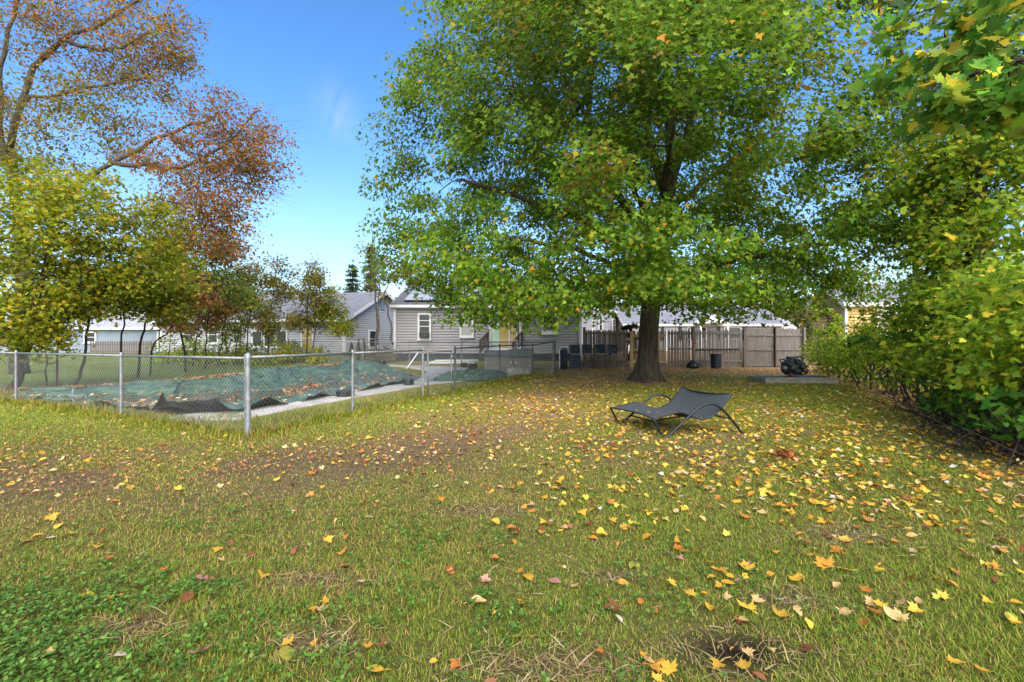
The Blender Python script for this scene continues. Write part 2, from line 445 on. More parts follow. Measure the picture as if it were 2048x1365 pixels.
def limb(mb, skel, pts, r0, r1, n=14, sides=9, rng=RNG, wob=.03):
    """a smooth bent limb through control points; adds its nodes to the skeleton"""
    P = np.array(pts, float); t = np.linspace(0, len(P) - 1, n)
    out = []
    for u in t:
        i = min(int(u), len(P) - 2); f = u - i
        p0 = P[max(i - 1, 0)]; p1 = P[i]; p2 = P[i + 1]; p3 = P[min(i + 2, len(P) - 1)]
        out.append(.5 * ((2 * p1) + (-p0 + p2) * f + (2 * p0 - 5 * p1 + 4 * p2 - p3) * f * f + (-p0 + 3 * p1 - 3 * p2 + p3) * f ** 3))
    out = np.array(out); out[1:-1] += rng.standard_normal((n - 2, 3)) * wob
    rr = np.linspace(r0, r1, n)
    mb.tube([Vector(p) for p in out], [float(r) for r in rr], sides)
    for p, r in zip(out, rr): skel.append((p, r))
    return out

# ------------------------------------------------------------------ world, sun, camera
SUN_EL, SUN_AZ = 42.0, 169.0        # azimuth clockwise from +Y (away from the camera)
w = bpy.data.worlds.new('World'); scene.world = w; w.use_nodes = True
nt = w.node_tree; nt.nodes.clear()
wo = nt.nodes.new('ShaderNodeOutputWorld'); bg = nt.nodes.new('ShaderNodeBackground'); bg.inputs[1].default_value = .105
sky = nt.nodes.new('ShaderNodeTexSky'); sky.sky_type = 'NISHITA'; sky.sun_disc = False
sky.sun_elevation = R(SUN_EL); sky.sun_rotation = R(SUN_AZ); sky.air_density = 1.0; sky.dust_density = .6; sky.ozone_density = 1.6
tc = nt.nodes.new('ShaderNodeTexCoord')
# thin cirrus wisp high over the houses
def wmath(op, a, b=None, c=None):
    n = nt.nodes.new('ShaderNodeMath'); n.operation = op
    for i, x in enumerate((a, b, c)):
        if x is None: continue
        if isinstance(x, (int, float)): n.inputs[i].default_value = x
        else: nt.links.new(x, n.inputs[i])
    return n.outputs[0]
def wisp(px, py, wid, hei, tilt):
    d = Vector(((px - 1024) / F, 1, (HOR - py) / F)).normalized()
    rx = Vector((d.y, -d.x, 0)).normalized(); up = rx.cross(d)
    a = rx * math.cos(tilt) + up * math.sin(tilt); b = up * math.cos(tilt) - rx * math.sin(tilt)
    res = []
    for ax, s in ((a, wid), (b, hei)):
        dt = nt.nodes.new('ShaderNodeVectorMath'); dt.operation = 'DOT_PRODUCT'; dt.inputs[1].default_value = ax
        nt.links.new(tc.outputs['Generated'], dt.inputs[0])
        res.append(wmath('DIVIDE', dt.outputs['Value'], s))
    r2 = wmath('ADD', wmath('MULTIPLY', res[0], res[0]), wmath('MULTIPLY', res[1], res[1]))
    front = nt.nodes.new('ShaderNodeVectorMath'); front.operation = 'DOT_PRODUCT'; front.inputs[1].default_value = d
    nt.links.new(tc.outputs['Generated'], front.inputs[0])
    return wmath('MULTIPLY', wmath('POWER', 2.718, wmath('MULTIPLY', r2, -1.0)), wmath('GREATER_THAN', front.outputs['Value'], 0.0))
mp = nt.nodes.new('ShaderNodeMapping'); mp.inputs['Scale'].default_value = (9, 9, 4); mp.inputs['Rotation'].default_value = (.4, .5, .2)
nt.links.new(tc.outputs['Generated'], mp.inputs[0])
nz = nt.nodes.new('ShaderNodeTexNoise'); nz.inputs['Scale'].default_value = 2.2; nz.inputs['Detail'].default_value = 8; nz.inputs['Roughness'].default_value = .62; nz.inputs['Distortion'].default_value = .8
nt.links.new(mp.outputs[0], nz.inputs['Vector'])
wsum = wmath('ADD', wisp(682, 245, .028, .052, .35), wmath('MULTIPLY', wisp(655, 205, .045, .03, .3), .5))
cl = wmath('MULTIPLY', wsum, wmath('MULTIPLY', wmath('SUBTRACT', nz.outputs[0], .34), .75))
hs = nt.nodes.new('ShaderNodeHueSaturation'); hs.inputs['Saturation'].default_value = 1.3; hs.inputs['Value'].default_value = .9; hs.inputs['Hue'].default_value = .505
nt.links.new(sky.outputs[0], hs.inputs['Color'])
mixc = nt.nodes.new('ShaderNodeMix'); mixc.data_type = 'RGBA'; mixc.inputs[7].default_value = (2.3, 2.5, 2.7, 1); mixc.clamp_factor = True
sep = nt.nodes.new('ShaderNodeSeparateXYZ'); nt.links.new(tc.outputs['Generated'], sep.inputs[0])
low = wmath('MAXIMUM', wmath('SUBTRACT', 1.0, wmath('MULTIPLY', wmath('ABSOLUTE', sep.outputs['Z']), 2.3)), 0.0)
low = wmath('MULTIPLY', wmath('MULTIPLY', low, low), .8)
mixh = nt.nodes.new('ShaderNodeMix'); mixh.data_type = 'RGBA'; mixh.inputs[7].default_value = (1.75, 2.15, 2.5, 1)   # pale hazy horizon
nt.links.new(low, mixh.inputs[0]); nt.links.new(hs.outputs[0], mixh.inputs[6])
nt.links.new(cl, mixc.inputs[0]); nt.links.new(mixh.outputs[2], mixc.inputs[6])
nt.links.new(mixc.outputs[2], bg.inputs[0]); nt.links.new(bg.outputs[0], wo.inputs[0])

sl = bpy.data.lights.new('sun', 'SUN'); sl.energy = 2.7; sl.angle = R(85); sl.color = (1, .92, .80)
so = bpy.data.objects.new('sun', sl); COL.objects.link(so)
sdir = Vector((math.sin(R(SUN_AZ)) * math.cos(R(SUN_EL)), math.cos(R(SUN_AZ)) * math.cos(R(SUN_EL)), math.sin(R(SUN_EL))))
so.rotation_euler = sdir.to_track_quat('Z', 'Y').to_euler()

cam = bpy.data.cameras.new('camera'); cam.sensor_width = 36; cam.lens = F / 2048 * 36; cam.clip_start = .05; cam.clip_end = 1000
co = bpy.data.objects.new('camera', cam); COL.objects.link(co); co.location = (0, 0, HC); co.rotation_euler = (R(90), 0, 0)
scene.camera = co
scene.view_settings.view_transform = 'Standard'; scene.view_settings.look = 'None'; scene.view_settings.gamma = 1
scene.view_settings.exposure = 1.78
cy = scene.cycles
cy.max_bounces = 7; cy.diffuse_bounces = 4; cy.glossy_bounces = 2; cy.transmission_bounces = 4; cy.transparent_max_bounces = 4
cy.use_denoising = True; cy.use_adaptive_sampling = True; cy.adaptive_threshold = .015; cy.sample_clamp_indirect = 6

# ------------------------------------------------------------------ ground
PATH = [(-9, 5.6), (-4.5, 5.0), (-1.6, 5.6), (-.2, 7.6), (.6, 11.0), (2.2, 15.0), (4.0, 18.5)]
TRUNK = Vector((4.75, 16.2, 0)); TRUNK.z = tz1(TRUNK.x, TRUNK.y)
HEDGE = [(4.9, 2.2), (6.4, 5.0), (9.2, 10.0), (11.6, 14.5), (13.8, 20.0)]

def spots(x, y):                 # small bare places close to the camera
    s = np.zeros(np.shape(x))
    for cx, cy_, rx, ry in ((1.05, 2.12, .30, .16), (.18, 2.02, .42, .12), (-1.15, 2.75, .30, .10), (.62, 2.8, .16, .07), (-1.9, 2.3, .2, .1), (1.55, 2.55, .25, .1), (-.95, 2.2, .25, .1), (2.4, 3.4, .5, .2), (-.3, 3.9, .5, .15)):
        s = np.maximum(s, np.exp(-(((x - cx) / rx) ** 2 + ((y - cy_) / ry) ** 2)))
    return s

def dirt(x, y):
    n = fbm(x * 1.1, y * 1.1, 21, 4)
    d = .85 * np.exp(-(seg_dist(x, y, PATH) / 1.35) ** 2) * smooth(.25, .55, n)
    d = np.maximum(d, smooth(2.3, .8, np.hypot(x - TRUNK.x, (y - TRUNK.y) * .9)) * .9)
    d = np.maximum(d, smooth(17.3, 19.2, y) * smooth(.5, 3, x) * smooth(.2, .5, n + .12))
    d = np.maximum(d, .95 * smooth(1.5, .2, seg_dist(x, y, HEDGE)))
    d = np.maximum(d, .8 * spots(x, y) * smooth(.25, .5, n))
    d = np.maximum(d, .5 * smooth(.62, .75, fbm(x * .7, y * .7, 55, 4)))
    d = np.maximum(d, 1.1 * np.exp(-(((x - 1.05) / .30) ** 2 + ((y - 2.12) / .17) ** 2)))
    return np.clip(d, 0, 1)

def dry(x, y):                   # 0 lush green .. 1 straw coloured turf
    v = fbm(x * .45, y * .45, 5, 4) * .9 + .5 * fbm(x * 2.2, y * 2.2, 8, 3) - .28
    v = v + .22 * np.exp(-(seg_dist(x, y, PATH) / 1.8) ** 2) + .12 * smooth(2.5, 5, y) * smooth(12, 7, y) + .05 * smooth(0, 3, x)
    return np.clip(v, 0, 1)

def lawn_colour(x, y):
    d = dirt(x, y)[..., None]; s = dry(x, y)[..., None]
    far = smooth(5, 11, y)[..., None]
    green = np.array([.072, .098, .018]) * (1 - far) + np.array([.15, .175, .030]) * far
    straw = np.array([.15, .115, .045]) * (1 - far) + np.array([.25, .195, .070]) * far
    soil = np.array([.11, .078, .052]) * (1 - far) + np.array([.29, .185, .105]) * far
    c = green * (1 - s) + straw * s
    beyond = smooth(-6, -12, x - (y - 10) * .0)[..., None] * smooth(12, 16, y)[..., None]
    c = c * (1 - beyond) + np.array([.125, .175, .042]) * beyond
    blk = np.exp(-(((x - 1.05) / .36) ** 2 + ((y - 2.12) / .2) ** 2))[..., None]
    soil = soil * (1 - .88 * blk)
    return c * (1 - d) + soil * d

def tarp_in(x, y): return inside(x, y, TARP)

gx = np.concatenate([np.linspace(-400, -45, 12), np.linspace(-40, -16, 30), np.arange(-15.5, 15.5, .16), np.linspace(16, 40, 30), np.linspace(45, 400, 12)])
gy = np.concatenate([np.linspace(-60, 0, 8), np.arange(1, 6, .07), np.arange(6, 26, .16), np.linspace(26.5, 60, 50), np.linspace(70, 500, 12)])
X, Y = np.meshgrid(gx, gy)
Z = tz(X, Y)
ins = tarp_in(X, Y); dd = seg_dist(X, Y, TARP + TARP[:1])
Z = Z - np.where(ins, np.clip(dd - .2, 0, 1.2) * .8, 0)
nxx, nyy = len(gx), len(gy)
ii = np.arange(nxx * nyy).reshape(nyy, nxx)
Fq = np.stack([ii[:-1, :-1], ii[:-1, 1:], ii[1:, 1:], ii[1:, :-1]], -1).reshape(-1, 4)
lawn = np_mesh('lawn', np.stack([X, Y, Z], -1).reshape(-1, 3), Fq, M['lawn'], None, lawn_colour(X, Y).reshape(-1, 3), True)
tag(lawn, kind='structure')

# ------------------------------------------------------------------ grass
NEARFENCE = [(-16.5, 13.7), (-11.88, 10.9), (-7.54, 8.8), (-3.98, 6.86), (-3.24, 9.25), (-2.26, 11.7), (-1.62, 12.7), (-.44, 16.3), (.85, 18.3)]
def inner_yard(x, y):            # pool side of the near fence
    return inside(x, y, NEARFENCE + [(.9, 25), (-20, 30)])

T_BLADE = (np.array([(-.5, 0, 0), (.5, 0, 0), (-.38, .55, .1), (.38, .55, .1), (0, 1, .45)], float), np.array([(0, 1, 3), (0, 3, 2), (2, 3, 4)]))
def blades(n, ymin, ymax, h0, w0, seed, dens=None, xfun=None, pal=None, powd=-.3, lean=.9):
    rng = np.random.default_rng(seed)
    u = rng.random(n); q = powd + 1
    y = (ymin ** q + u * (ymax ** q - ymin ** q)) ** (1 / q)
    x = (rng.random(n) * 2 - 1) * 1.2 * y if xfun is None else xfun(rng, y)
    keep = rng.random(n) < (dens(x, y, rng))
    x = x[keep]; y = y[keep]; n = len(x)
    z = tz(x, y)
    a = rng.random(n) * 2 * np.pi
    sdv = np.stack([np.cos(a), np.sin(a), 0 * a], -1)
    ln = (rng.random(n) ** 1.0) * lean
    upv = np.stack([-np.sin(a) * ln, np.cos(a) * ln, np.ones(n)], -1); upv = norm(upv)
    nv = norm(np.cross(sdv, upv))
    h = h0(x, y, rng); wd = w0 * np.maximum(1, y / 3.2) * (.7 + .6 * rng.random(n))
    Vt, Ft = T_BLADE
    P = np.stack([x, y, z - .004], -1)
    hor = np.stack([-np.sin(a), np.cos(a), 0 * a], -1)
    V = P[:, None] + sdv[:, None] * (Vt[None, :, 0:1] * wd[:, None, None]) + upv[:, None] * (Vt[None, :, 1:2] * h[:, None, None]) + hor[:, None] * (Vt[None, :, 2:3] * h[:, None, None]) - np.array([0, 0, 1.]) * (Vt[None, :, 2:3] ** 2 * h[:, None, None] * .8)
    Fc = (Ft[None] + (np.arange(n) * 5)[:, None, None]).reshape(-1, 3)
    s = dry(x, y); dt = dirt(x, y)
    pg = rng.random(n)
    straw = pg < (.0 + .42 * s + .3 * dt)
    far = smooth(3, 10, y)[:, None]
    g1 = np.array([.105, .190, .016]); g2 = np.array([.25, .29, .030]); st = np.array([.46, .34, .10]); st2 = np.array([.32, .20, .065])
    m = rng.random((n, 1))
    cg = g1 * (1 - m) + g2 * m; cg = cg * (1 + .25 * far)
    cs = st * m + st2 * (1 - m)
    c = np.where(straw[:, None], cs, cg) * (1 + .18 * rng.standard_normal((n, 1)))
    return V.reshape(-1, 3), Fc, np.repeat(c.clip(.005, .6), 5, 0)

def hgt(x, y, rng):
    n = fbm(x * 1.3, y * 1.3, 31, 3)
    return (.015 + .036 * n * (1 - .6 * dirt(x, y))) * (.6 + .8 * rng.random(len(x)))
def dn(x, y, rng):
    return (1 - .93 * dirt(x, y)) * (.45 + .75 * fbm(x * 2.4, y * 2.4, 41, 3)) * (~inner_yard(x, y)) * (seg_dist(x, y, HEDGE) > .5)
V1, F1, C1 = blades(600000, 1.65, 15.0, hgt, .0040, 101, dn)
grass = np_mesh('grass', V1, F1, M['grass'], None, C1); tag(grass, kind='stuff')

# long unmown grass along the chain link fence and inside the pool yard
def tall_x(rng, y): return (rng.random(len(y)) * 2 - 1) * 1.15 * y
def tall_d(x, y, rng):
    f = seg_dist(x, y, NEARFENCE)
    k = np.exp(-(f / .32) ** 2) * (.35 + .9 * fbm(x * 1.5, y * 1.5, 61, 3))
    inn = inner_yard(x, y) & (~inside(x, y, TARP)) & (y < 14) & (f < 1.0) & (x > -5.6)
    return np.maximum(k, inn * .25)
def tall_h(x, y, rng): return (.06 + .13 * rng.random(len(x))) * (.6 + .7 * vnoise(x * 1.2, y * 1.2, 9))
V2, F2, C2 = blades(330000, 6.3, 19, tall_h, .0045, 102, tall_d, tall_x, powd=0.0, lean=.7)
tg = np_mesh('long_grass', V2, F2, M['grass'], None, C2 * np.array([.92, .78, .75])); tag(tg, kind='stuff')

# broad leaved weeds and clover
def weeds(n, seed):
    rng = np.random.default_rng(seed)
    y = 1.7 + 4.0 * rng.random(n) ** 1.15; x = (rng.random(n) * 2 - 1) * 1.18 * y
    f = fbm(x * .9, y * .9, 71, 3)
    corner = np.exp(-(((x + 2.35) / .8) ** 2 + ((y - 2.2) / .6) ** 2))
    strip = .4 * np.exp(-(((x + .75) / .75) ** 2 + ((y - 3.35) / .45) ** 2)) + .35 * np.exp(-(((x + 2.4) / .9) ** 2 + ((y - 3.6) / .6) ** 2)) + .35 * np.exp(-(((x + .3) / .35) ** 2 + ((y - 2.45) / .25) ** 2))
    dens = np.clip(corner * .95 + strip + .16 * smooth(.55, .7, f), 0, 1) * smooth(.30, .52, fbm(x * 3, y * 3, 73, 2)) * (1 - dirt(x, y))
    k = rng.random(n) < dens
    x = x[k]; y = y[k]; n = len(x)
    P0 = np.stack([x, y, tz(x, y)], -1)
    # each plant: three to five leaflets round a centre
    m = 4
    P = np.repeat(P0, m, 0); nn = n * m
    a = rng.random(nn) * 2 * np.pi
    od = np.stack([np.cos(a), np.sin(a), .35 + .5 * rng.random(nn)], -1)
    P[:, 2] += .015 + .035 * rng.random(nn); P[:, :2] += od[:, :2] * .008
    nr = np.stack([-.35 * np.cos(a), -.35 * np.sin(a), np.ones(nn)], -1) + .25 * rng.standard_normal((nn, 3))
    Vv, Ff, kk = leaves_np(P, nr, od, .019 * (.6 + .8 * rng.random(nn)), (T_OVAL[0] * np.array([1.7, 1, 1]), T_OVAL[1]))
    c = pick([((.085, .175, .026), 3), ((.13, .225, .04), 2), ((.06, .13, .025), 2)], nn, rng)
    return np_mesh('clover', Vv, Ff, M['grass'], None, np.repeat(c.clip(.01, .5), kk, 0))
tag(weeds(36000, 5), kind='stuff')

# dead straw lying flat on the bare places
rng = np.random.default_rng(77)
n = 30000
y = 1.75 + 3.6 * rng.random(n) ** 1.3; x = (rng.random(n) * 2 - 1) * 1.15 * y
k = rng.random(n) < np.clip(spots(x, y) * 1.1 + .08 * dry(x, y), 0, 1) * (1 - .8 * np.exp(-(((x - 1.05) / .30) ** 2 + ((y - 2.12) / .17) ** 2)))
x = x[k]; y = y[k]; n = len(x)
a = rng.random(n) * 2 * np.pi
td = np.stack([np.cos(a), np.sin(a), .15 * rng.standard_normal(n)], -1)
nr = np.stack([0 * a, 0 * a, np.ones(n)], -1) + .3 * rng.standard_normal((n, 3))
Vv, Ff, kk = leaves_np(np.stack([x, y, tz(x, y) + .006 + .012 * rng.random(n)], -1), nr, td, .05 + .07 * rng.random(n), (np.array([(-.025, 0, 0), (.025, 0, 0), (.02, .5, .08), (-.02, .5, .08), (0, 1, 0)], float), np.array([(0, 1, 2), (0, 2, 3), (3, 2, 4)])))
c = pick([((.34, .26, .12), 3), ((.24, .17, .08), 2), ((.42, .34, .18), 1)], n, rng)
tag(np_mesh('dead_straw', Vv, Ff, M['grass'], None, np.repeat(c.clip(.02, .6), kk, 0)), kind='stuff')
# ------------------------------------------------------------------ houses
def siding(mb, O, U, Nn, u0, u1, z0, z1, h=.155, apex=None, edge=None):
    """lapped boards with a real gap under each; apex=(u, z) makes the strip a gable triangle above z1"""
    O = Vector(O); U = Vector(U); Nn = Vector(Nn); Zv = Vector((0, 0, 1))
    def row(za, zb, a0, a1, b0, b1):
        g = min(.042, (zb - za) * .3)
        def P(u, w, z): return O + U * u + Nn * w + Zv * z
        t = g / (zb - za); c0 = a0 + (b0 - a0) * t; c1 = a1 + (b1 - a1) * t
        vs = [P(a0, 0, za), P(a1, 0, za), P(c0, 0, za + g), P(c1, 0, za + g), P(c0, .055, za + g), P(c1, .055, za + g), P(b0, .012, zb), P(b1, .012, zb), P(b0, 0, zb), P(b1, 0, zb)]
        mb.add(vs, [(0, 1, 3, 2), (2, 3, 5, 4), (4, 5, 7, 6), (6, 7, 9, 8), (2, 4, 6, 8), (3, 9, 7, 5)])
    z = z0
    while z < z1 - .01:
        zb = min(z + h, z1); row(z, zb, u0, u1, u0, u1); z = zb
    if apex:
        au, az = apex
        def ext(zz): t = (zz - z1) / (az - z1); return u0 + (au - u0) * t, u1 + (au - u1) * t
        z = z1
        while z < az - .02:
            zb = min(z + h, az - .005); a = ext(z); b = ext(zb); row(z, zb, a[0], a[1], b[0], b[1]); z = zb

class House:
    def __init__(s, name, label, C, ang, L, D, z0, z1, zr, wall, roof, over=.35, back=True, gable=(True, True), base=None):
        s.C = Vector((C[0], C[1], 0)); s.U = Vector((math.cos(ang), math.sin(ang), 0)); s.B = Vector((-s.U.y, s.U.x, 0))
        s.L, s.D, s.z0, s.z1, s.zr = L, D, z0, z1, zr
        s.root = thing(name, label, 'house', s.P(L / 2, D / 2, z0))
        mb = MB(); Nn = -s.B
        siding(mb, s.C, s.U, Nn, 0, L, z0, z1)
        siding(mb, s.P(L, 0, 0), s.B, s.U, 0, D, z0, z1, apex=(D / 2, zr))
        siding(mb, s.P(0, D, 0), -s.B, -s.U, 0, D, z0, z1, apex=(D / 2, zr))
        siding(mb, s.P(L, D, 0), -s.U, s.B, 0, L, z0, z1)
        mb.build('wall', M[wall], s.root)
        # roof: two thick slabs meeting at the ridge
        mb = MB(); run = D / 2; rise = zr - z1; sl = rise / run; th = .14; o = over
        for side in (0, 1):
            def Q(u, k, dz): # k: 0 at eave line (outside overhang negative), run at ridge
                b = k if side == 0 else D - k
                return s.P(u, b, z1 + .03 + sl * k + dz)
            vs = [Q(-o, -o, 0), Q(L + o, -o, 0), Q(L + o, run, 0), Q(-o, run, 0), Q(-o, -o, th), Q(L + o, -o, th), Q(L + o, run, th), Q(-o, run, th)]
            mb.add(vs, [(0, 3, 2, 1), (4, 5, 6, 7), (0, 1, 5, 4), (1, 2, 6, 5), (0, 4, 7, 3)])
        s.roof = mb.build('roof', M[roof], s.root)
        mb = MB()
        # fascia boards along the eaves and rakes, soffit closed by a thin board
        for side in (0, 1):
            b = -o - .02 if side == 0 else D + o + .02
            mb.box(s.P(L / 2, b, z1 + .06 - sl * o), (L + 2 * o + .04, .03, .20), s.U, s.B)
            bi = -o / 2 + .02 if side == 0 else D + o / 2 - .02
            mb.box(s.P(L / 2, bi, z1 - sl * o - .06), (L + 2 * o, o - .06, .02), s.U, s.B)
        for u in (-o - .02, L + o + .02):
            for side in (0, 1):
                a = s.P(u, -o if side == 0 else D + o, z1 + .04 - sl * o); b = s.P(u, run, z1 + .04 + sl * run)
                mb.bar(a, b, .03, .2)
        mb.build('fascia', M['trim'], s.root)
        for u, b in ((0, 0), (L, 0), (L, D)):
            mb = MB(); mb.box(s.P(u, b, (z0 + z1) / 2), (.13, .13, z1 - z0 - .02), s.U, s.B)
            mb.build('corner_board', M['trim'], s.root)
        mb = MB(); mb.box(s.P(L / 2, D / 2, z0 - .35), (L - .06, D - .06, .70), s.U, s.B)
        mb.build('foundation', M[base or 'block'], s.root)
    def P(s, u, b, z): return s.C + s.U * u + s.B * b + Vector((0, 0, z))
    def frame_of(s, face):   # origin, along, outward
        if face == 'front': return s.C, s.U, -s.B
        if face == 'right': return s.P(s.L, 0, 0), s.B, s.U
        return s.P(0, s.D, 0), -s.B, -s.U
    def window(s, face, u0, u1, z0, z1, bars=1, mull=0, glass='glass', trim=.11, sill=True, name='window'):
        O, U, Nn = s.frame_of(face); Zv = Vector((0, 0, 1))
        def C(u, w, z): return O + U * u + Nn * (w + .034) + Zv * z
        mb = MB(); t = trim; um = (u0 + u1) / 2; zm = (z0 + z1) / 2
        mb.box(C(u0 + t / 2, .05, zm), (t, .09, z1 - z0), U, Nn); mb.box(C(u1 - t / 2, .05, zm), (t, .09, z1 - z0), U, Nn)
        mb.box(C(um, .048, z1 - t / 2), (u1 - u0 - 2 * t, .085, t), U, Nn); mb.box(C(um, .048, z0 + t / 2), (u1 - u0 - 2 * t, .085, t), U, Nn)
        if sill: mb.box(C(um, .08, z0 - .025), (u1 - u0 + .06, .12, .045), U, Nn)
        fr = mb.build(name, M['trim'], s.root)
        w0 = u1 - u0 - 2 * t; hh = z1 - z0 - 2 * t
        for k in range(bars):
            mb = MB(); mb.box(C(um, .055, z0 + t + hh * (k + 1) / (bars + 1)), (w0, .04, .045), U, Nn); mb.build('sash_bar', M['trim'], fr)
        mb = MB(); mb.box(C(um, .035, zm), (w0 + .004, .012, hh + .004), U, Nn)
        mb.build('pane', M[glass], fr)
        return fr

def px_u(px, d): return (px - 1024) / F * d

# grey house in the middle
gh = House('grey_house', 'grey sided house with solar panels on its roof and a yellow back door', (-6.69, 26), 0, 10.6, 9, .72, 3.42, 5.0, 'vinyl_grey', 'shingle_dark', .22, base='skirt')
g0 = -6.69
w1 = gh.window('front', -5.37 - g0, -4.60 - g0, 1.52, 3.05, bars=3)
mb = MB(); mb.box((-4.97, 25.80, 1.80), (.52, .40, .34)); ac = mb.build('air_conditioner', M['black'], w1, bevel=.02)
mb = MB()
for k in range(7): mb.box((-4.97, 25.592, 1.67 + k * .043), (.46, .02, .018))
mb.build('grille', M['dark_steel'], w1)
gh.window('front', -2.98 - g0, -2.18 - g0, 1.66, 3.0, bars=1, glass='glass_pale')
gh.window('front', 1.69 - g0, 2.66 - g0, 1.86, 3.0, bars=1, glass='glass')
# sliding back door with yellow curtain
dr = gh.window('front', -1.33 - g0, .55 - g0, .92, 3.08, bars=0, mull=0, glass='glass_warm', trim=.14, sill=False, name='door')
mb = MB()
for x in (-.16, .27): mb.box((x, 25.915, 2.0), (.075, .05, 1.86))
mb.build('door_stile', M['trim'], dr)
mb = MB(); mb.box((-.93, 25.918, 1.99), (.42, .02, 1.84)); mb.build('pane', M['glass_teal'], dr)
mb = MB(); mb.box((.34, 25.917, 1.99), (.10, .02, 1.84)); mb.build('door_edge', M['wood_brown'], dr)
mb = MB(); mb.box((-.4, 25.4, .62), (2.0, 1.15, .5)); mb.box((-.5, 24.6, .47), (1.9, .42, .28)); mb.build('step', M['trim'], gh.root)
for (tx, bx) in ((-1.36, -1.72), (.56, .06)):
    mb = MB()
    top = Vector((tx, 25.85, 1.95)); bot = Vector((bx, 24.45, 1.45))
    mb.bar(top, bot, .07, .05)
    mb.bar(top - Vector((0, 0, .62)), bot - Vector((0, 0, .62)), .05, .05)
    for p, hh in ((top, 1.0), (bot, 1.1)): mb.box(p - Vector((0, 0, hh / 2 - .05)), (.09, .09, hh))
    for k in range(1, 9):
        q = top + (bot - top) * k / 9; mb.box(q - Vector((0, 0, .32)), (.035, .035, .60))
    mb.build('stair_railing', M['wood_brown'], gh.root)
mb = MB(); mb.tube([Vector((-6.9, 25.70, 3.36)), Vector((4.1, 25.70, 3.34))], .055, 8); mb.build('gutter', M['trim'], gh.root, True)
mb = MB(); mb.tube([Vector((3.80, 25.70, 3.32)), Vector((3.80, 25.90, 3.12)), Vector((3.80, 25.92, .75))], .04, 8); mb.build('downpipe', M['trim'], gh.root, True)
mb = MB(); mb.lathe((-5.45, 29.2, 4.4), [(.05, 0), (.05, .95), (.065, .95), (.065, 1.0)], 10); mb.build('vent_pipe', M['galv'], gh.root)
mb = MB(); mb.box((.86, 25.90, 2.30), (.13, .10, .22)); mb.build('wall_lamp', M['black'], gh.root, bevel=.02)
# solar panels lying on the front slope
sl_ = (5.0 - 3.42) / 4.5; ang = math.atan(sl_); Bv = Vector((0, math.cos(ang), math.sin(ang))); Nv = Vector((0, -math.sin(ang), math.cos(ang)))
for r_ in range(2):
    for c_ in range(6):
        k0 = .35 + r_ * 1.72; cx = -6.0 + c_ * 1.72 + .62
        base = Vector((cx, 26 + (k0 + .8) * math.cos(ang), 3.42 + .03 + .14 + (k0 + .8) * math.sin(ang))) + Nv * .10
        mb = MB(); mb.box(base, (1.70, 1.66, .04), (1, 0, 0), Bv, Nv)
        pn = mb.build('solar_panel', M['solar'], gh.root)
        mb = MB()
        mb.box(base - Bv * .84 - Nv * .02, (1.70, .02, .09), (1, 0, 0), Bv, Nv); mb.build('panel_frame', M['black'], pn)

# white house at the left, its gable end turned to the pool
wh = House('white_house', 'white sided house with grey shingle roof and gable end, behind the thin saplings', (-25.8, 33.5), R(-15), 15.5, 9, .62, 2.92, 4.96, 'vinyl_white', 'shingle', .4)
mb = MB(); mb.tube([wh.P(-.3, -.46, 2.74), wh.P(15.8, -.46, 2.72)], .055, 8); mb.build('gutter', M['trim'], wh.root, True)
mb = MB(); mb.box(wh.P(5.2, 5.2, 5.0), (.6, .6, 1.2), wh.U, wh.B); mb.build('chimney', M['block'], wh.root)
wh.window('right', 2.6, 3.8, .95, 2.25, bars=1)
mb = MB(); O, U_, N_ = wh.frame_of('right'); mb.box(O + U_ * 4.5 + N_ * .05 + Vector((0, 0, 4.15)), (.55, .08, .75), U_, N_); mb.build('attic_vent', M['vinyl_blue'], wh.root)
for u in (2.2, 4.4): wh.window('front', u, u + .95, 1.25, 2.55, bars=1)
wh.window('front', 6.6, 7.5, 1.2, 2.6, bars=1)
for k in range(3): wh.window('front', 8.2 + k * 1.0, 9.15 + k * 1.0, 1.0, 2.2, bars=0)
wd = wh.window('front', 12.2, 13.2, .66, 2.6, bars=1, glass='glass_warm', sill=False, name='door')
mb = MB(); O, U_, N_ = wh.frame_of('front')
mb.tube([O + U_ * 15.42 + N_ * .45 + Vector((0, 0, 2.8)), O + U_ * 15.42 + N_ * .1 + Vector((0, 0, 2.5)), O + U_ * 15.42 + N_ * .1 + Vector((0, 0, .6))], .045, 8); mb.build('downpipe', M['trim'], wh.root)

bh = House('blue_grey_house', 'blue-grey boarded house with pale roof, half hidden behind the foliage on the left', (-42, 36), 0, 14, 9, .5, 2.58, 5.1, 'vinyl_blue', 'shingle_pale', .35)
bh.window('front', 8.2, 9.2, 1.3, 2.2, bars=1)
bh.window('front', 2.2, 3.4, 1.2, 2.2, bars=1)
mb = MB(); mb.box(bh.P(9.6, 3.2, 4.5), (1.4, 2.2, .9), bh.U, bh.B); mb.build('dormer', M['vinyl_blue'], bh.root)

nh = House('side_house', 'bright white sided house seen at a slant just past the corner of the grey house', (5.5, 36.5), math.atan2(9.5, 5.3), 10.9, 7, .5, 4.3, 6.2, 'vinyl_bright', 'shingle_dark', .2)
nh.window('front', 4.3, 5.4, 2.3, 3.6, bars=1); nh.window('front', 8.4, 9.3, 2.3, 3.6, bars=1); nh.window('front', 2.6, 3.0, 1.8, 3.8, bars=0, name='door')

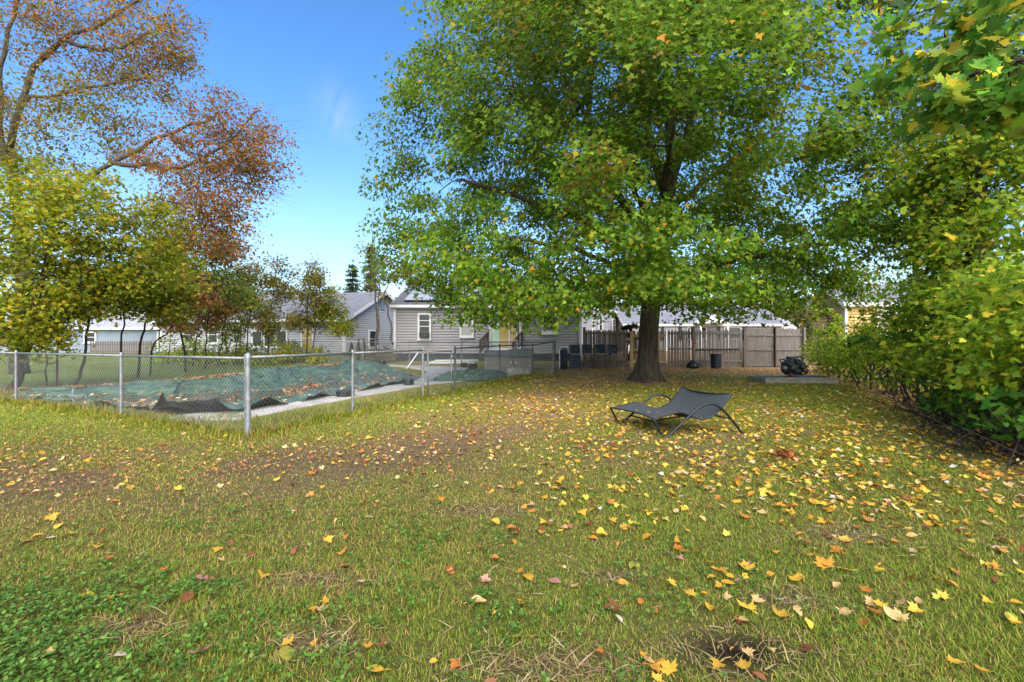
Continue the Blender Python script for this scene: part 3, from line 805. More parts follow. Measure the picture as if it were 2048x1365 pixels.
fh = House('far_white_house', 'distant white house with a porch gable and dark shutters beyond the picket fence', (10.5, 42), 0, 14.3, 8, .5, 3.0, 4.9, 'vinyl_bright', 'shingle', .3)
def fu(px): return px_u(px, 42) - 10.5
for (a, b) in ((1374, 1380), (1400, 1412), (1447, 1480)):
    fh.window('front', fu(a), fu(b), 1.6, 2.75, bars=1, trim=.06)
for a in (1322, 1357, 1382, 1434, 1486):
    mb = MB(); mb.box(fh.P(fu(a) + .12, -.06, 2.15), (.30, .06, 1.25), fh.U, fh.B); mb.build('shutter', M['black'], fh.root)
mb = MB(); pc = fu(1414)
ga = [fh.P(pc - 1.35, -1.6, 3.02), fh.P(pc + 1.35, -1.6, 3.02), fh.P(pc, -1.6, 3.85), fh.P(pc - 1.35, 1.0, 3.02), fh.P(pc + 1.35, 1.0, 3.02), fh.P(pc, 1.9, 3.85)]
mb.add(ga, [(0, 1, 2), (1, 4, 5, 2), (0, 2, 5, 3), (0, 3, 4, 1)])
for du in (-1.2, 1.2): mb.box(fh.P(pc + du, -1.5, 1.75), (.14, .14, 2.5), fh.U, fh.B)
mb.build('porch_gable', M['trim'], fh.root)
sh = House('garden_shed', 'small white shed with a gable, far behind the right end of the picket fence', (24.6, 44.5), R(6), 3.2, 3, .5, 2.7, 3.6, 'vinyl_bright', 'shingle_pale', .15)
sh.root['category'] = 'shed'
sh.window('front', 1.3, 1.9, 1.7, 2.4, bars=1, trim=.07)

yh = House('yellow_house', 'yellow clapboard house showing above the hedge on the right', (17.6, 24), 0, 9, 2.6, .5, 3.5, 4.4, 'vinyl_yellow', 'shingle', .3)
yh.window('front', 1.55, 2.6, 1.7, 3.1, bars=1, glass='glass_pale')

# ------------------------------------------------------------------ chain link fences
def chain_mesh(mb, a, b, z0a, z0b, h, pitch=.085, r=.0018):
    """two sets of slanted wires between posts a and b, woven a wire apart"""
    a = Vector((a[0], a[1], 0)); b = Vector((b[0], b[1], 0)); L = (b - a).length; U = (b - a) / L; Nn = Vector((-U.y, U.x, 0))
    slope_ = (z0b - z0a) / L
    nk = int((L + h) / pitch)
    for k in range(nk + 1):
        for sgn, off in ((1, r), (-1, -r)):
            s0 = -h + k * pitch
            ua, za, ub, zb = s0, 0.0, s0 + h, h
            if ua < 0: za = -ua; ua = 0
            if ub > L: zb = h - (ub - L); ub = L
            if zb - za < .02: continue
            if sgn < 0: ua, ub = L - ua, L - ub
            p = a + U * ua + Nn * off + Vector((0, 0, z0a + slope_ * ua + za)); q = a + U * ub + Nn * off + Vector((0, 0, z0a + slope_ * ub + zb))
            d = (q - p).normalized(); s1 = Nn * r; s2 = d.cross(Nn) * r
            vs = [p + s1, p - s1 * .5 + s2 * .87, p - s1 * .5 - s2 * .87, q + s1, q - s1 * .5 + s2 * .87, q - s1 * .5 - s2 * .87]
            mb.add(vs, [(0, 1, 4, 3), (1, 2, 5, 4), (2, 0, 3, 5)])

def post(parent, x, y, z0, h, r, mat='galv', cap=True):
    mb = MB()
    prof = [(r, -.1), (r, h - .05)]
    if cap: prof += [(r * 1.18, h - .05), (r * 1.18, h - .005), (r * .9, h + .022), (r * .35, h + .035)]
    mb.lathe((x, y, z0), prof, 14)
    o = mb.build('post', M[mat], parent, True)
    em = o.modifiers.new('e', 'EDGE_SPLIT'); em.split_angle = R(40)
    if cap:
        for z in (.25, .55, .85):
            if y < 15: mb = MB(); mb.lathe((x, y, z0 + z), [(r * 1.10, 0), (r * 1.10, .022)], 12); mb.build('tension_band', M[mat], o)
    return o

def chain_fence(name, label, posts, rail_r=.021, wire='wire', mat='galv', group=None, mesh=True, cat='fence'):
    """posts: (x, y, z0, height, radius)"""
    root = thing(name, label, cat, (posts[0][0], posts[0][1], posts[0][2]), group)
    for p in posts: post(root, *p[:5], mat=mat)
    mb = MB(); mm = MB()
    for a, b in zip(posts[:-1], posts[1:]):
        mb.tube([Vector((a[0], a[1], a[2] + a[3] - .035)), Vector((b[0], b[1], b[2] + b[3] - .035))], rail_r, 8)
        if mesh: chain_mesh(mm, a, b, a[2] + .03, b[2] + .03, min(a[3], b[3]) - .07)
    mb.build('top_rail', M[mat], root, True)
    if mesh: mm.build('wire_mesh', M[wire], root)
    return root

def PP(x, y, h, r=.028): return (x, y, tz1(x, y), h, r)
chain_fence('chain_link_fence', 'silver chain link fence running left from the thick corner post',
            [PP(-20.5, 14.6, 1.2), PP(-16.1, 12.75, 1.2), PP(-11.88, 10.9, 1.2), PP(-7.54, 8.78, 1.20), PP(-4.05, 6.93, 1.22, .028)])
chain_fence('chain_link_fence', 'silver chain link fence from the thick corner post back to the pool gate',
            [PP(-3.98, 6.86, 1.235, .040), PP(-3.24, 9.25, 1.24), PP(-2.30, 11.75, 1.26, .032)])
chain_fence('chain_link_fence', 'weathered chain link fence from the pool gate to the hot tub',
            [PP(-1.60, 12.75, 1.28, .032), PP(-.44, 16.3, 1.30), PP(.83, 18.3, 1.26), PP(1.76, 18.7, 1.36, .036)], mat='dark_steel')
root = chain_fence('chain_link_fence', 'low chain link fence across the back of the pool yard',
            [(1.70, 18.95, .1, 1.36, .03), (-1.15, 20.9, .16, 1.27, .026), (-2.4, 21.6, .18, 1.26, .035), (-5.1, 22.6, .2, 1.24, .026), (-7.7, 23.5, .24, 1.2, .026), (-10.8, 24.6, .28, 1.18, .026), (-13.8, 25.8, .3, 1.16, .026)])
mb = MB()
for (za, zb) in ((.86, .78), (.36, .25)):
    mb.tube([Vector((.83, 18.3, tz1(.83, 18.3) + za)), Vector((1.76, 18.7, tz1(1.76, 18.7) + zb))], .013, 6)
tag(mb.build('brace_rail', M['galv'], None, True), 'pair of thin slanting brace rails between the last two posts beside the hot tub', 'rail')
# gate
gt = thing('pool_gate', 'narrow chain link gate hung between the two runs of pool fence', 'gate', (-2.2, 11.9, tz1(-2.2, 11.9)))
ga_ = Vector((-2.20, 11.90, tz1(-2.2, 11.9) + .06)); gb_ = Vector((-1.68, 12.62, tz1(-1.68, 12.6) + .06))
mb = MB()
for z in (0, 1.12): mb.tube([ga_ + Vector((0, 0, z)), gb_ + Vector((0, 0, z))], .019, 8)
for p in (ga_, gb_): mb.tube([p, p + Vector((0, 0, 1.12))], .019, 8)
mb.build('gate_frame', M['galv'], gt, True)
mm = MB(); chain_mesh(mm, ga_, gb_, ga_.z, gb_.z, 1.1); mm.build('wire_mesh', M['wire'], gt)
mb = MB(); mb.box((ga_ + Vector((-.05, -.05, .82))), (.05, .09, .12)); mb.tube([ga_ + Vector((-.06, -.08, .86)), ga_ + Vector((.1, -.02, .86))], .012, 6); mb.build('latch', M['galv'], gt)
mb = MB()
for z in (.2, .95): mb.lathe(gb_ + Vector((.02, .03, z)), [(.032, 0), (.032, .05)], 10)
mb.build('hinge', M['galv'], gt)
# overgrown fence in the hedge
hp = [(9.1, 10.2), (10.64, 13.5), (11.9, 15.9), (12.9, 18.0), (13.6, 20.2)]
hf = thing('overgrown_fence', 'rusty dark fence posts and wire swallowed by the hedge on the right', 'fence', (10.2, 14.6, tz1(10.2, 14.6)))
for x, y in hp: post(hf, x, y, tz1(x, y), 1.12, .027, 'rust_post', cap=False)
mb = MB(); mm = MB()
for a, b in zip(hp[:-1], hp[1:]):
    mb.tube([Vector((*a, tz1(*a) + 1.1)), Vector((*b, tz1(*b) + 1.1))], .02, 6); chain_mesh(mm, a, b, tz1(*a) + .03, tz1(*b) + .03, 1.05, .09)
mb.build('top_rail', M['rust_post'], hf); mm.build('wire_mesh', M['wire_dark'], hf)

# ------------------------------------------------------------------ wooden picket fence
FY = 22.0
def fx(px): return (px - 1024) / F * FY
def picket(mb, x, y, z0, h, wd, th, lean=0.0, point=True):
    t = .07 if point else .0
    pr = [(-wd / 2, 0), (wd / 2, 0), (wd / 2 * .96 + lean, h - t), (lean + .012, h), (lean - .012, h), (-wd / 2 * .96 + lean, h - t)]
    vs = [(x + u, y - th / 2, z0 + v) for u, v in pr] + [(x + u, y + th / 2, z0 + v) for u, v in pr]
    n = 6; mb.add(vs, [tuple(range(n)), tuple(range(2 * n - 1, n - 1, -1))] + [(i, i + n, (i + 1) % n + n, (i + 1) % n) for i in range(n)])

pf = thing('picket_fence', 'tall weathered wooden picket fence across the back of the yard', 'fence', (9, FY, .17))
rngf = random.Random(3)
def section(x0, x1, top0, top1, wd, gap, mat, zb=.14, rails=(.35, .92, 1.68), name='picket_panel', par=None, thick=.02):
    par = par or pf; mb = MB(); x = x0 + wd / 2
    while x < x1:
        t = (x - x0) / (x1 - x0); tp = top0 + (top1 - top0) * t + rngf.uniform(-.018, .018)
        picket(mb, x, FY + rngf.uniform(-.006, .006), zb + rngf.uniform(-.01, .03), tp - zb, wd * rngf.uniform(.92, 1.0), thick, rngf.uniform(-.012, .012))
        x += wd + gap * rngf.uniform(.6, 1.5)
    o = mb.build(name, M[mat], par)
    for z in rails:
        mb = MB(); mb.box(((x0 + x1) / 2, FY - .045, zb + z), (x1 - x0, .045, .085)); mb.build('rail', M[mat], o)
    return o
zt = zat(661, FY); zt2 = zat(657, FY)
section(fx(1166), fx(1256), zt, zt, .072, .003, 'wood_old')
section(fx(1335), fx(1382), zt, zt, .060, .014, 'wood_old')
section(fx(1388), fx(1486), zt, zt + .02, .062, .013, 'wood_grey')
section(fx(1492), fx(1546), zt2, zt2 + .03, .085, .004, 'wood_grey', zb=.26, rails=(.02, .78, 1.48))
section(fx(1550), fx(1603), zt2 + .03, zt2, .085, .004, 'wood_grey', zb=.26, rails=(.02, .78, 1.48))
for p, mt, wd, hh in ((1168, 'wood_old', .12, 2.02), (1385, 'wood_old', .13, 1.98), (1488, 'wood_old', .14, 1.98), (1548, 'rust_post', .06, 2.02), (1606, 'wood_grey', .12, 2.0)):
    mb = MB(); mb.box((fx(p), FY - .09, .1 + hh / 2), (wd, .11, hh)); mb.build('post', M[mt], pf, bevel=.008)
mb = MB(); mb.bar((fx(1388), FY - .085, zat(700.5, FY)), (fx(1476), FY - .085, zat(699, FY)), .05, .07); o = mb.build('rail', M['bark_dark'], pf); o['label'] = 'dark repair rail nailed across the gappy section'
# gate of the picket fence, fresh lumber
gg = thing('wooden_gate', 'wooden gate with fresh tan bracing and post, partly behind the maple trunk', 'gate', (fx(1280), FY, .15))
section(fx(1266), fx(1331), zt - .02, zt - .02, .066, .016, 'wood_old', par=gg, rails=())
for (a, b, w_) in (((1262, 737), (1262, 663), .16),):
    mb = MB(); mb.box((fx(a[0]), FY - .10, (zat(a[1], FY) + zat(b[1], FY)) / 2), (.17, .09, zat(b[1], FY) - zat(a[1], FY))); mb.build('gate_post', M['wood_new'], gg, bevel=.006)
mb = MB()
for yb in (724, 700, 672): mb.box((fx(1298), FY - .05, zat(yb, FY)), (fx(1331) - fx(1266), .04, .09))
mb.build('gate_rail', M['wood_new'], gg)
mb = MB(); mb.bar((fx(1264), FY - .09, zat(723, FY)), (fx(1331), FY - .09, zat(668, FY)), .04, .10, (0, -1, 0)); mb.build('brace', M['wood_new'], gg)

# far picket fence on the left
lf = thing('garden_fence', 'low dark picket fence in front of the blue-grey house', 'fence', (-28, 31.5, .5))
mb = MB(); x = px_u(182, 31.5)
while x < px_u(305, 31.5):
    picket(mb, x, 31.5, .5, .95 + rngf.uniform(-.02, .02), .11, .02); x += .165
mb.build('picket_panel', M['wood_old'], lf)
mb = MB()
for z in (.75, 1.2): mb.box((px_u(243, 31.5), 31.54, z), (px_u(306, 31.5) - px_u(180, 31.5), .04, .08))
mb.build('rail', M['wood_grey'], lf)

# ------------------------------------------------------------------ pool yard
def zdeck(x, y): return tz1(x, y) + .035
inner = [(-6.3, 9.0), (-5.5, 9.25), (-5.35, 10.1), (-4.75, 12.4), (-3.95, 15.5), (-3.5, 17.6), (-3.7, 20), (-5.6, 22.3), (-8.4, 22.9)]
outer = [(-6.4, 8.2), (-4.95, 8.3), (-4.55, 9.9), (-3.85, 12.1), (-2.55, 15.1), (-.35, 17.5), (.6, 19.3), (-3, 22.0), (-8.4, 23.9)]
V = []; Fc = []
ns = 40
for k in range((len(inner) - 1) * 8 + 1):
    i = min(k // 8, len(inner) - 2); f = (k - i * 8) / 8
    a = Vector(inner[i]).lerp(Vector(inner[i + 1]), f); b = Vector(outer[i]).lerp(Vector(outer[i + 1]), f)
    for j in range(9):
        p = a.lerp(b, j / 8); V.append((p.x, p.y, zdeck(p.x, p.y)))
m_ = (len(inner) - 1) * 8 + 1
for k in range(m_ - 1):
    for j in range(8): Fc.append((k * 9 + j, k * 9 + j + 1, (k + 1) * 9 + j + 1, (k + 1) * 9 + j))
dk = np_mesh('pool_deck', np.array(V), np.array(Fc), M['concrete'], None, smooth_=True)
so_ = dk.modifiers.new('thick', 'SOLIDIFY'); so_.thickness = .08; so_.offset = -1
# flip check is not needed: both sides are closed by the thickness
tag(dk, kind='structure')

def poly_at(pts, t):
    P = np.array(pts, float); d = np.concatenate([[0], np.cumsum(np.linalg.norm(np.diff(P, axis=0), axis=1))]); d /= d[-1]
    return np.stack([np.interp(t, d, P[:, 0]), np.interp(t, d, P[:, 1])], -1)
ns_, nt_ = 300, 120
S, T = np.meshgrid(np.linspace(0, 1, ns_), np.linspace(0, 1, nt_))
A = poly_at(NEAR, S.ravel()).reshape(nt_, ns_, 2); B = poly_at(FAR, S.ravel()).reshape(nt_, ns_, 2)
# wavy rims
A = A + np.stack([(vnoise(S * 26, S * 0, 4) - .5) * .5, (vnoise(S * 22, S * 0, 5) - .5) * .55], -1) * np.where(S < .45, .8, .55)[..., None]
B = B + np.stack([(vnoise(S * 20, S * 0, 6) - .5) * .9, (vnoise(S * 20, S * 0, 7) - .5) * .9], -1)
XY = A * (1 - T[..., None]) + B * T[..., None]
base = tz(XY[..., 0], XY[..., 1])
prof = np.interp(T.ravel(), [0, .03, .10, .16, .24, .34, .52, .62, .72, .80, .87, .94, 1], [.03, .05, .06, .02, -.14, -.24, -.26, -.24, -.14, .02, .13, .09, .04]).reshape(T.shape)
endf = smooth(0, .10, S) * smooth(1, .93, S)
prof = np.where(prof > 0, prof * (.25 + .75 * smooth(.30, .62, S)), prof); prof = prof * (.35 + .65 * endf) * (1 + .5 * (fbm(S * 6, T * 2, 14, 2) - .5)) - .03 * (1 - endf)
# folds run across the pool, sharper on the far slope
f1 = 1 - np.abs(2 * fbm(S * 5 + T * 4.0, T * 6 - S * 5, 81, 3) - 1)
f2 = 1 - np.abs(2 * fbm(S * 14 - T * 9.0, T * 8 + S * 6, 91, 3) - 1)
f3 = 1 - np.abs(2 * fbm(S * 24 + 5 * T, T * 3 + 2, 95, 2) - 1)
amp = (.50 * smooth(.5, .8, T) * (.3 + .7 * smooth(.25, .6, S)) + .34 * smooth(.30, .05, T) + .05) * (.3 + .7 * endf)
rz = base + prof + amp * ((f1 - .7) * .55 + (f2 - .7) * .38 + (f3 - .7) * .45)
rz = np.maximum(rz, base + np.where((T < .13) | (T > .93) | (S < .03) | (S > .97), .012, -.6))
# lifted lips near the camera: their black reverse paints the shade of the hollows
curl = smooth(.06, 0, T)
lip = sum(a * np.exp(-((S - c) / w_) ** 2) for c, w_, a in ((.20, .02, .3), (.33, .015, .25), (.405, .022, 1.15), (.46, .028, .9), (.535, .02, .6), (.63, .03, .6), (.77, .03, .7), (.86, .02, .5))) * curl
rz = rz + .25 * lip
# far hem turned up here and there, black reverse drawing a shadow line
rz = rz + .10 * smooth(.55, .75, vnoise(S * 14, S * 0, 19)) * np.exp(-((T - .93) / .02) ** 2)
ii = np.arange(ns_ * nt_).reshape(nt_, ns_)
Fq = np.stack([ii[:-1, :-1], ii[:-1, 1:], ii[1:, 1:], ii[1:, :-1]], -1).reshape(-1, 4)
TV = np.stack([XY[..., 0], XY[..., 1], rz], -1).reshape(-1, 3)
cover = np_mesh('pool_cover', TV, Fq, M['tarp'], None, smooth_=True)
tag(cover, 'large wrinkled dark green tarp sagging over the swimming pool', 'pool cover')
pv = np.concatenate([[np.append(poly_at(NEAR, np.array([s_]))[0] * (1 - t_) + poly_at(FAR, np.array([s_]))[0] * t_, -.20) for s_ in np.linspace(.12, .93, 40)] for t_ in (.22, .68)])
pq = np.array([(i, i + 1, 41 + i, 40 + i) for i in range(39)])
tag(np_mesh('puddle_water', pv, pq, M['water'], None), kind='structure')

# crumpled spare tarp beside the tub
def heap(name, cx, cy, rx, ry, ang, h, seed, mat, label, cat, n=110):
    u, v = np.meshgrid(np.linspace(-1, 1, n), np.linspace(-1, 1, n)); r = np.hypot(u, v)
    k = np.maximum(np.abs(u), np.abs(v)) / np.maximum(r, 1e-6); uu = u * k * (1 + .25 * (vnoise(np.arctan2(v, u) * 2.5, r * 0, seed) - .5)); vv = v * k
    x = cx + uu * rx * math.cos(ang) - vv * ry * math.sin(ang); y = cy + uu * rx * math.sin(ang) + vv * ry * math.cos(ang)
    ridg = (1 - np.abs(2 * fbm(uu * 4.2 + vv, vv * 2.0 + uu, seed, 4) - 1)) * .7 + .5 * (1 - np.abs(2 * fbm(uu * 9 - vv * 2, vv * 5, seed + 3, 3) - 1))
    z = tz(x, y) + .045 + h * np.clip(1 - np.hypot(uu, vv) ** 2, 0, 1) ** .6 * (.05 + 1.0 * ridg ** 2.4)
    I = np.arange(n * n).reshape(n, n); Fq = np.stack([I[:-1, :-1], I[:-1, 1:], I[1:, 1:], I[1:, :-1]], -1).reshape(-1, 4)
    o = np_mesh(name, np.stack([x, y, z], -1).reshape(-1, 3), Fq, M[mat], None, smooth_=True)
    return tag(o, label, cat)
heap('crumpled_tarp', -1.45, 16.9, 1.55, .75, .55, .24, 33, 'tarp', 'crumpled heap of green tarp lying on the deck in front of the hot tub', 'tarp')
# black weights holding the cover
def weight(px, py, w_, h_, label, rz=0.3):
    d = F * HC / (py - HOR); x = px_u(px, d); mb = MB()
    U_ = Vector((math.cos(rz), math.sin(rz), 0)); W_ = Vector((-U_.y, U_.x, 0))
    z0 = max(tz1(x, d), 0) + .03
    mb.lathe((x, d, z0), [(w_ * .42, 0), (w_ * .55, h_ * .2), (w_ * .56, h_ * .7), (w_ * .45, h_ * .95), (w_ * .2, h_)], 10)
    for k in range(3): mb.lathe((x, d, z0 + h_ * (.2 + .25 * k)), [(w_ * .58, 0), (w_ * .58, h_ * .07)], 10)
    o = mb.build('cover_weight', M['black'], None); tag(o, label, 'weight', 'black weights on the pool cover')
weight(817, 773, .30, .20, 'black weight on the pale coping just left of the gate post')
weight(928, 743.5, .30, .22, 'black weight behind the crumpled green tarp, left of the hot tub')
weight(946, 747, .36, .26, 'black weight beside the crumpled green tarp, nearest the hot tub')
weight(764, 741, .34, .28, 'black weight on the far rim of the green pool cover')
weight(690, 795, .42, .16, 'flat black weight on the near edge of the green pool cover')
# white bent bracket by the near edge
wb = MB(); d = 10.4; x0 = px_u(140, d); x1 = px_u(172, d)
wb.tube([Vector((x0 - .02, d + .1, .34)), Vector((x0 + .05, d, .20)), Vector((x0 + .10, d, .04))], .022, 8)
wb.box(((x0 + x1) / 2, d, .20), (x1 - x0 - .05, .12, .05)); wb.tube([Vector((x1 - .06, d, .22)), Vector((x1, d, .18)), Vector((x1, d, .02))], .022, 8)
tag(wb.build('broken_bracket', M['galv'], None, bevel=.004), 'bent pale metal bracket standing at the near left corner of the pool cover', 'bracket')
mb = MB(); mb.tube([Vector((px_u(813, 20.5), 20.5, .2)), Vector((px_u(817, 20.5), 20.5, .32)), Vector((px_u(836, 20.5), 20.5, zat(706, 20.5)))], .03, 8)
tag(mb.build('leaning_pipe', M['white_pipe'], None, True), 'white pipe leaning up beyond the pool, left of the gate', 'pipe')
mb = MB()
for k, (dy, dx) in enumerate(((0, 0), (.12, .2), (.06, .5))):
    mb2 = MB(); mb2.tube([Vector((px_u(850, 23.8) + dx, 23.8 + dy, zat(727, 23.8) + .07 * k)), Vector((px_u(948, 23.8) + dx * .4, 23.9 + dy, zat(726, 23.8) + .06 * k))], .042, 8)
    tag(mb2.build('drain_pipe', M['white_pipe'], None, True), 'long white pipe lying on the ground in front of the grey house', 'pipe', 'white pipes on the ground by the house')

# hot tub
ht = thing('hot_tub', 'square taupe hot tub with a dark folded vinyl cover, beside the pool', 'hot tub', (-.18, 20.5, .05))
mb = MB(); mb.box((-.18, 20.55, .45), (2.02, 2.0, .86)); body = mb.build('tub_body', M['tub'], ht, bevel=.05)
mb = MB()
for x in (-1.12, .78): mb.box((x, 19.54, .45), (.12, .06, .84))
for k in range(1, 6): mb.box((-.18, 19.545, .06 + k * .14), (1.76, .012, .012))
mb.build('corner_panel', M['plank'], body, bevel=.01)
mb = MB(); mb.box((-.66, 20.5, .955), (1.08, 2.1, .12)); mb.box((.40, 20.5, .985), (1.04, 2.1, .18)); cv = mb.build('tub_cover', M['tubcover'], ht, bevel=.03)
mb = MB(); mb.box((-.66, 19.44, .90), (1.06, .02, .16)); mb.box((.40, 19.44, .90), (1.02, .02, .22)); mb.build('cover_skirt', M['tubcover'], cv, bevel=.006)
mb = MB()
for x in (-.05, .16): mb.lathe((x, 19.53, .52), [(.035, 0), (.03, .03)], 10, (0, -1, 0))
mb.build('jet_cap', M['trim'], body)
mb = MB(); mb.tube([Vector((-.02, 19.44, .86)), Vector((.06, 19.42, .5)), Vector((.13, 19.4, .2))], .014, 6); mb.build('cable', M['dark_steel'], body)
pl_ = MB(); d = 18.75
pl_.box(((px_u(1014, d) + px_u(1062, d)) / 2, d + .22, .19), (px_u(1062, d) - px_u(1014, d), .42, .34))
o = pl_.build('concrete_plinth', M['concrete_old'], None, bevel=.03); tag(o, 'rough stained concrete block standing in front of the hot tub', 'concrete block')
mb = MB(); hy = 21.2
hx0, hx1 = px_u(1016, hy), px_u(1030, hy)
mb.tube([Vector((hx0, hy, .9)), Vector((hx0 + .01, hy, 1.25)), Vector((hx0 + .12, hy, 1.42)), Vector((hx1 + .02, hy, 1.50)), Vector((hx1 + .10, hy, 1.44)), Vector((hx1 + .12, hy + .2, 1.1)), Vector((hx1 + .12, hy + .2, .3))], .022, 8)
tag(mb.build('pool_handrail', M['white_pipe'], None, True), 'curved white handrail rising behind the hot tub', 'handrail')

# trimmed shrub remains and dark figures at the white house corner
# ------------------------------------------------------------------ bar stools and folded lounge
def bar_stool():
    t = thing('bar_stool', 'x', 'bar stool', (0, 0, 0), 'navy bar stools along the picket fence')
    mb = MB(); n = 8
    V = []; 
    for i in range(n + 1):
        z = .70 + .42 * i / n; yb = .20 + .035 * math.sin(i / n * 2.4) + .05 * i / n
        for x in (-.225, .225): V.append((x, yb, z))
    mb.add(V + [(a, b + .02, c) for a, b, c in V], [(2 * i, 2 * i + 1, 2 * i + 3, 2 * i + 2) for i in range(n)] + [(2 * i + 2 * n + 2, 2 * i + 4 + 2 * n, 2 * i + 5 + 2 * n, 2 * i + 3 + 2 * n) for i in range(n)] + [(2 * i, 2 * i + 2, 2 * i + 4 + 2 * n, 2 * i + 2 * n + 2) for i in range(n)] + [(2 * i + 1, 2 * i + 2 * n + 3, 2 * i + 5 + 2 * n, 2 * i + 3) for i in range(n)] + [(2 * n, 2 * n + 1, 4 * n + 3, 4 * n + 2)])
    mb.build('backrest', M['navy'], t)
    mb = MB(); mb.box((0, -.02, .70), (.46, .44, .035)); mb.build('seat', M['navy'], t, bevel=.012)
    mb = MB(); mb.box((0, -.235, .685), (.46, .025, .03)); mb.build('seat_edge', M['engine_light'], t)
    for sx in (-1, 1):
        mb = MB(); mb.tube([Vector((sx * .235, -.23, 0)), Vector((sx * .235, -.225, .70)), Vector((sx * .24, -.215, .86))], .016, 8); mb.build('leg', M['stoolframe'], t, True)
        mb = MB(); mb.tube([Vector((sx * .235, .23, 0)), Vector((sx * .235, .21, .70)), Vector((sx * .235, .245, .95)), Vector((sx * .235, .29, 1.13))], .016, 8); mb.build('leg', M['stoolframe'], t, True)
        mb = MB(); mb.box((sx * .245, .0, .875), (.05, .46, .025)); mb.build('armrest', M['stoolframe'], t, bevel=.008)
    mb = MB()
    for y in (-.23, .225): mb.tube([Vector((-.235, y, .22)), Vector((.235, y, .22))], .013, 8)
    for sx in (-1, 1): mb.tube([Vector((sx * .235, -.23, .30)), Vector((sx * .235, .225, .30))], .013, 8)
    mb.build('footrest', M['stoolframe'], t, True)
    return t
stool = bar_stool()
def put(o, x, y, rz, label):
    o.location = (x, y, tz1(x, y)); o.rotation_euler = (0, 0, rz); o['label'] = label
SD = 21.2
put(stool, px_u(1176.5, SD), SD, R(4), 'navy bar stool, second from the grey house corner, with open grey legs')
ls = ['', 'navy bar stool between the open-legged second stool and the wide last stool', 'navy bar stool nearest the fresh lumber gate post, last of the row']
for px, k, turn in ((1202, 1, -6), (1230, 2, 7)):
    put(copy_tree(stool), px_u(px, SD), SD + .03 * k, R(turn), ls[k])
c1 = copy_tree(stool); put(c1, px_u(1150.5, SD - .1), SD - .1, R(-2), 'navy bar stool with its front closed by sling cloth, at the grey house corner')
x = px_u(1150.5, SD - .1); mb = MB(); mb.box((x, SD - .365, tz1(x, SD) + .34), (.44, .012, .66)); mb.build('front_sling', M['navy'], c1)
# folded lounge
fl = thing('folded_lounge', 'folded navy slatted lounge chair with white tube frame, standing left of the bar stools', 'lounge chair', (px_u(1128, 20.8), 20.8, .14))
x0, x1 = px_u(1120, 20.8), px_u(1134.5, 20.8); zf = .13
for k in range(6):
    xx = x0 + (x1 - x0) * k / 5; mb = MB()
    mb.tube([Vector((xx, 20.8 + .02 * k, zf)), Vector((xx + .01, 20.82 + .02 * k, zf + .5)), Vector((xx + .005, 20.86 + .02 * k, zf + .97))], .026, 6); mb.build('slat', M['navy'], fl, True)
mb = MB(); mb.tube([Vector((x0 - .02, 20.78, zf)), Vector((x0 - .02, 20.8, zf + .9)), Vector((x0 + .06, 20.82, zf + 1.06)), Vector((x1 + .02, 20.9, zf + 1.06)), Vector((x1 + .04, 20.92, zf + .93))], .020, 8); mb.build('frame', M['white_pipe'], fl, True)
mb = MB(); mb.box(((x0 + x1) / 2, 20.9, zf + .45), (x1 - x0, .02, .86)); mb.build('fabric', M['navy'], fl)

# ------------------------------------------------------------------ things along the picket fence
bn = thing('garden_bin', 'dark ribbed plastic bin standing in front of the picket fence', 'bin', (px_u(1432, 21.3), 21.3, tz1(9.5, 21.3)))
bx, by, bz = bn.location
mb = MB(); pr = []
for k in range(23):
    z = .66 * k / 22; pr.append((.225 + .02 * k / 22 + (.008 if k % 5 == 0 else 0), z))
pr += [(.262, .66), (.262, .69), (.235, .69), (.225, .64), (.20, .1)]
mb.lathe((bx, by, bz), pr, 28, cap=True); mb.build('bin_body', M['barrel'], bn, True)
mb = MB(); mb.lathe((bx, by, bz + .672), [(.266, 0), (.270, .012), (.262, .026)], 28, cap=False); mb.build('rim', M['stoolframe'], bn, True)
mb = MB()
for a in (-.5, .5): mb.box((bx + math.sin(a) * .24, by - math.cos(a) * .245, bz + .30), (.10, .03, .05), (math.cos(a), math.sin(a), 0), (-math.sin(a), math.cos(a), 0))
mb.build('handle', M['barrel'], bn)
# rubbish bag: knotted crumpled sack
def bag(cx, cy, cz, r, h, label):
    n1, n2 = 36, 24; th, ph = np.meshgrid(np.linspace(0, 2 * np.pi, n1, endpoint=False), np.linspace(0, 1, n2))
    rad = np.interp(ph.ravel(), [0, .12, .35, .6, .82, .92, 1], [.72, 1, 1.02, .86, .42, .13, .20]).reshape(ph.shape)
    nn = 1 + .35 * (fbm(np.cos(th) * 2 + ph * 2, np.sin(th) * 2 + ph, 17, 4) - .5)
    x = cx + np.cos(th) * rad * r * nn; y = cy + np.sin(th) * rad * r * nn * .8; z = cz + ph * h * (.9 + .25 * (nn - .8))
    I = np.arange(n1 * n2).reshape(n2, n1); J = np.roll(I, -1, 1)
    Fq = np.stack([I[:-1], J[:-1], J[1:], I[1:]], -1).reshape(-1, 4)
    return tag(np_mesh('rubbish_bag', np.stack([x, y, z], -1).reshape(-1, 3), Fq, M['bag'], None, smooth_=True), label, 'bag')
bag(px_u(1386, 21.3), 21.3, tz1(8.5, 21.3) - .01, .30, .42, 'black rubbish bag slumped against the picket fence left of the dark bin')
tl = thing('garden_tool', 'long handled garden tool with an orange grip leaning on the picket fence', 'tool', (px_u(1389, 21.7), 21.7, .2))
tx = px_u(1389, 21.75)
mb = MB(); mb.tube([Vector((tx + .03, 21.62, .2)), Vector((tx, 21.86, zat(686, 21.8))), ], .014, 8); mb.build('shaft', M['plank'], tl)
mb = MB(); c = Vector((tx, 21.84, zat(687, 21.8)))
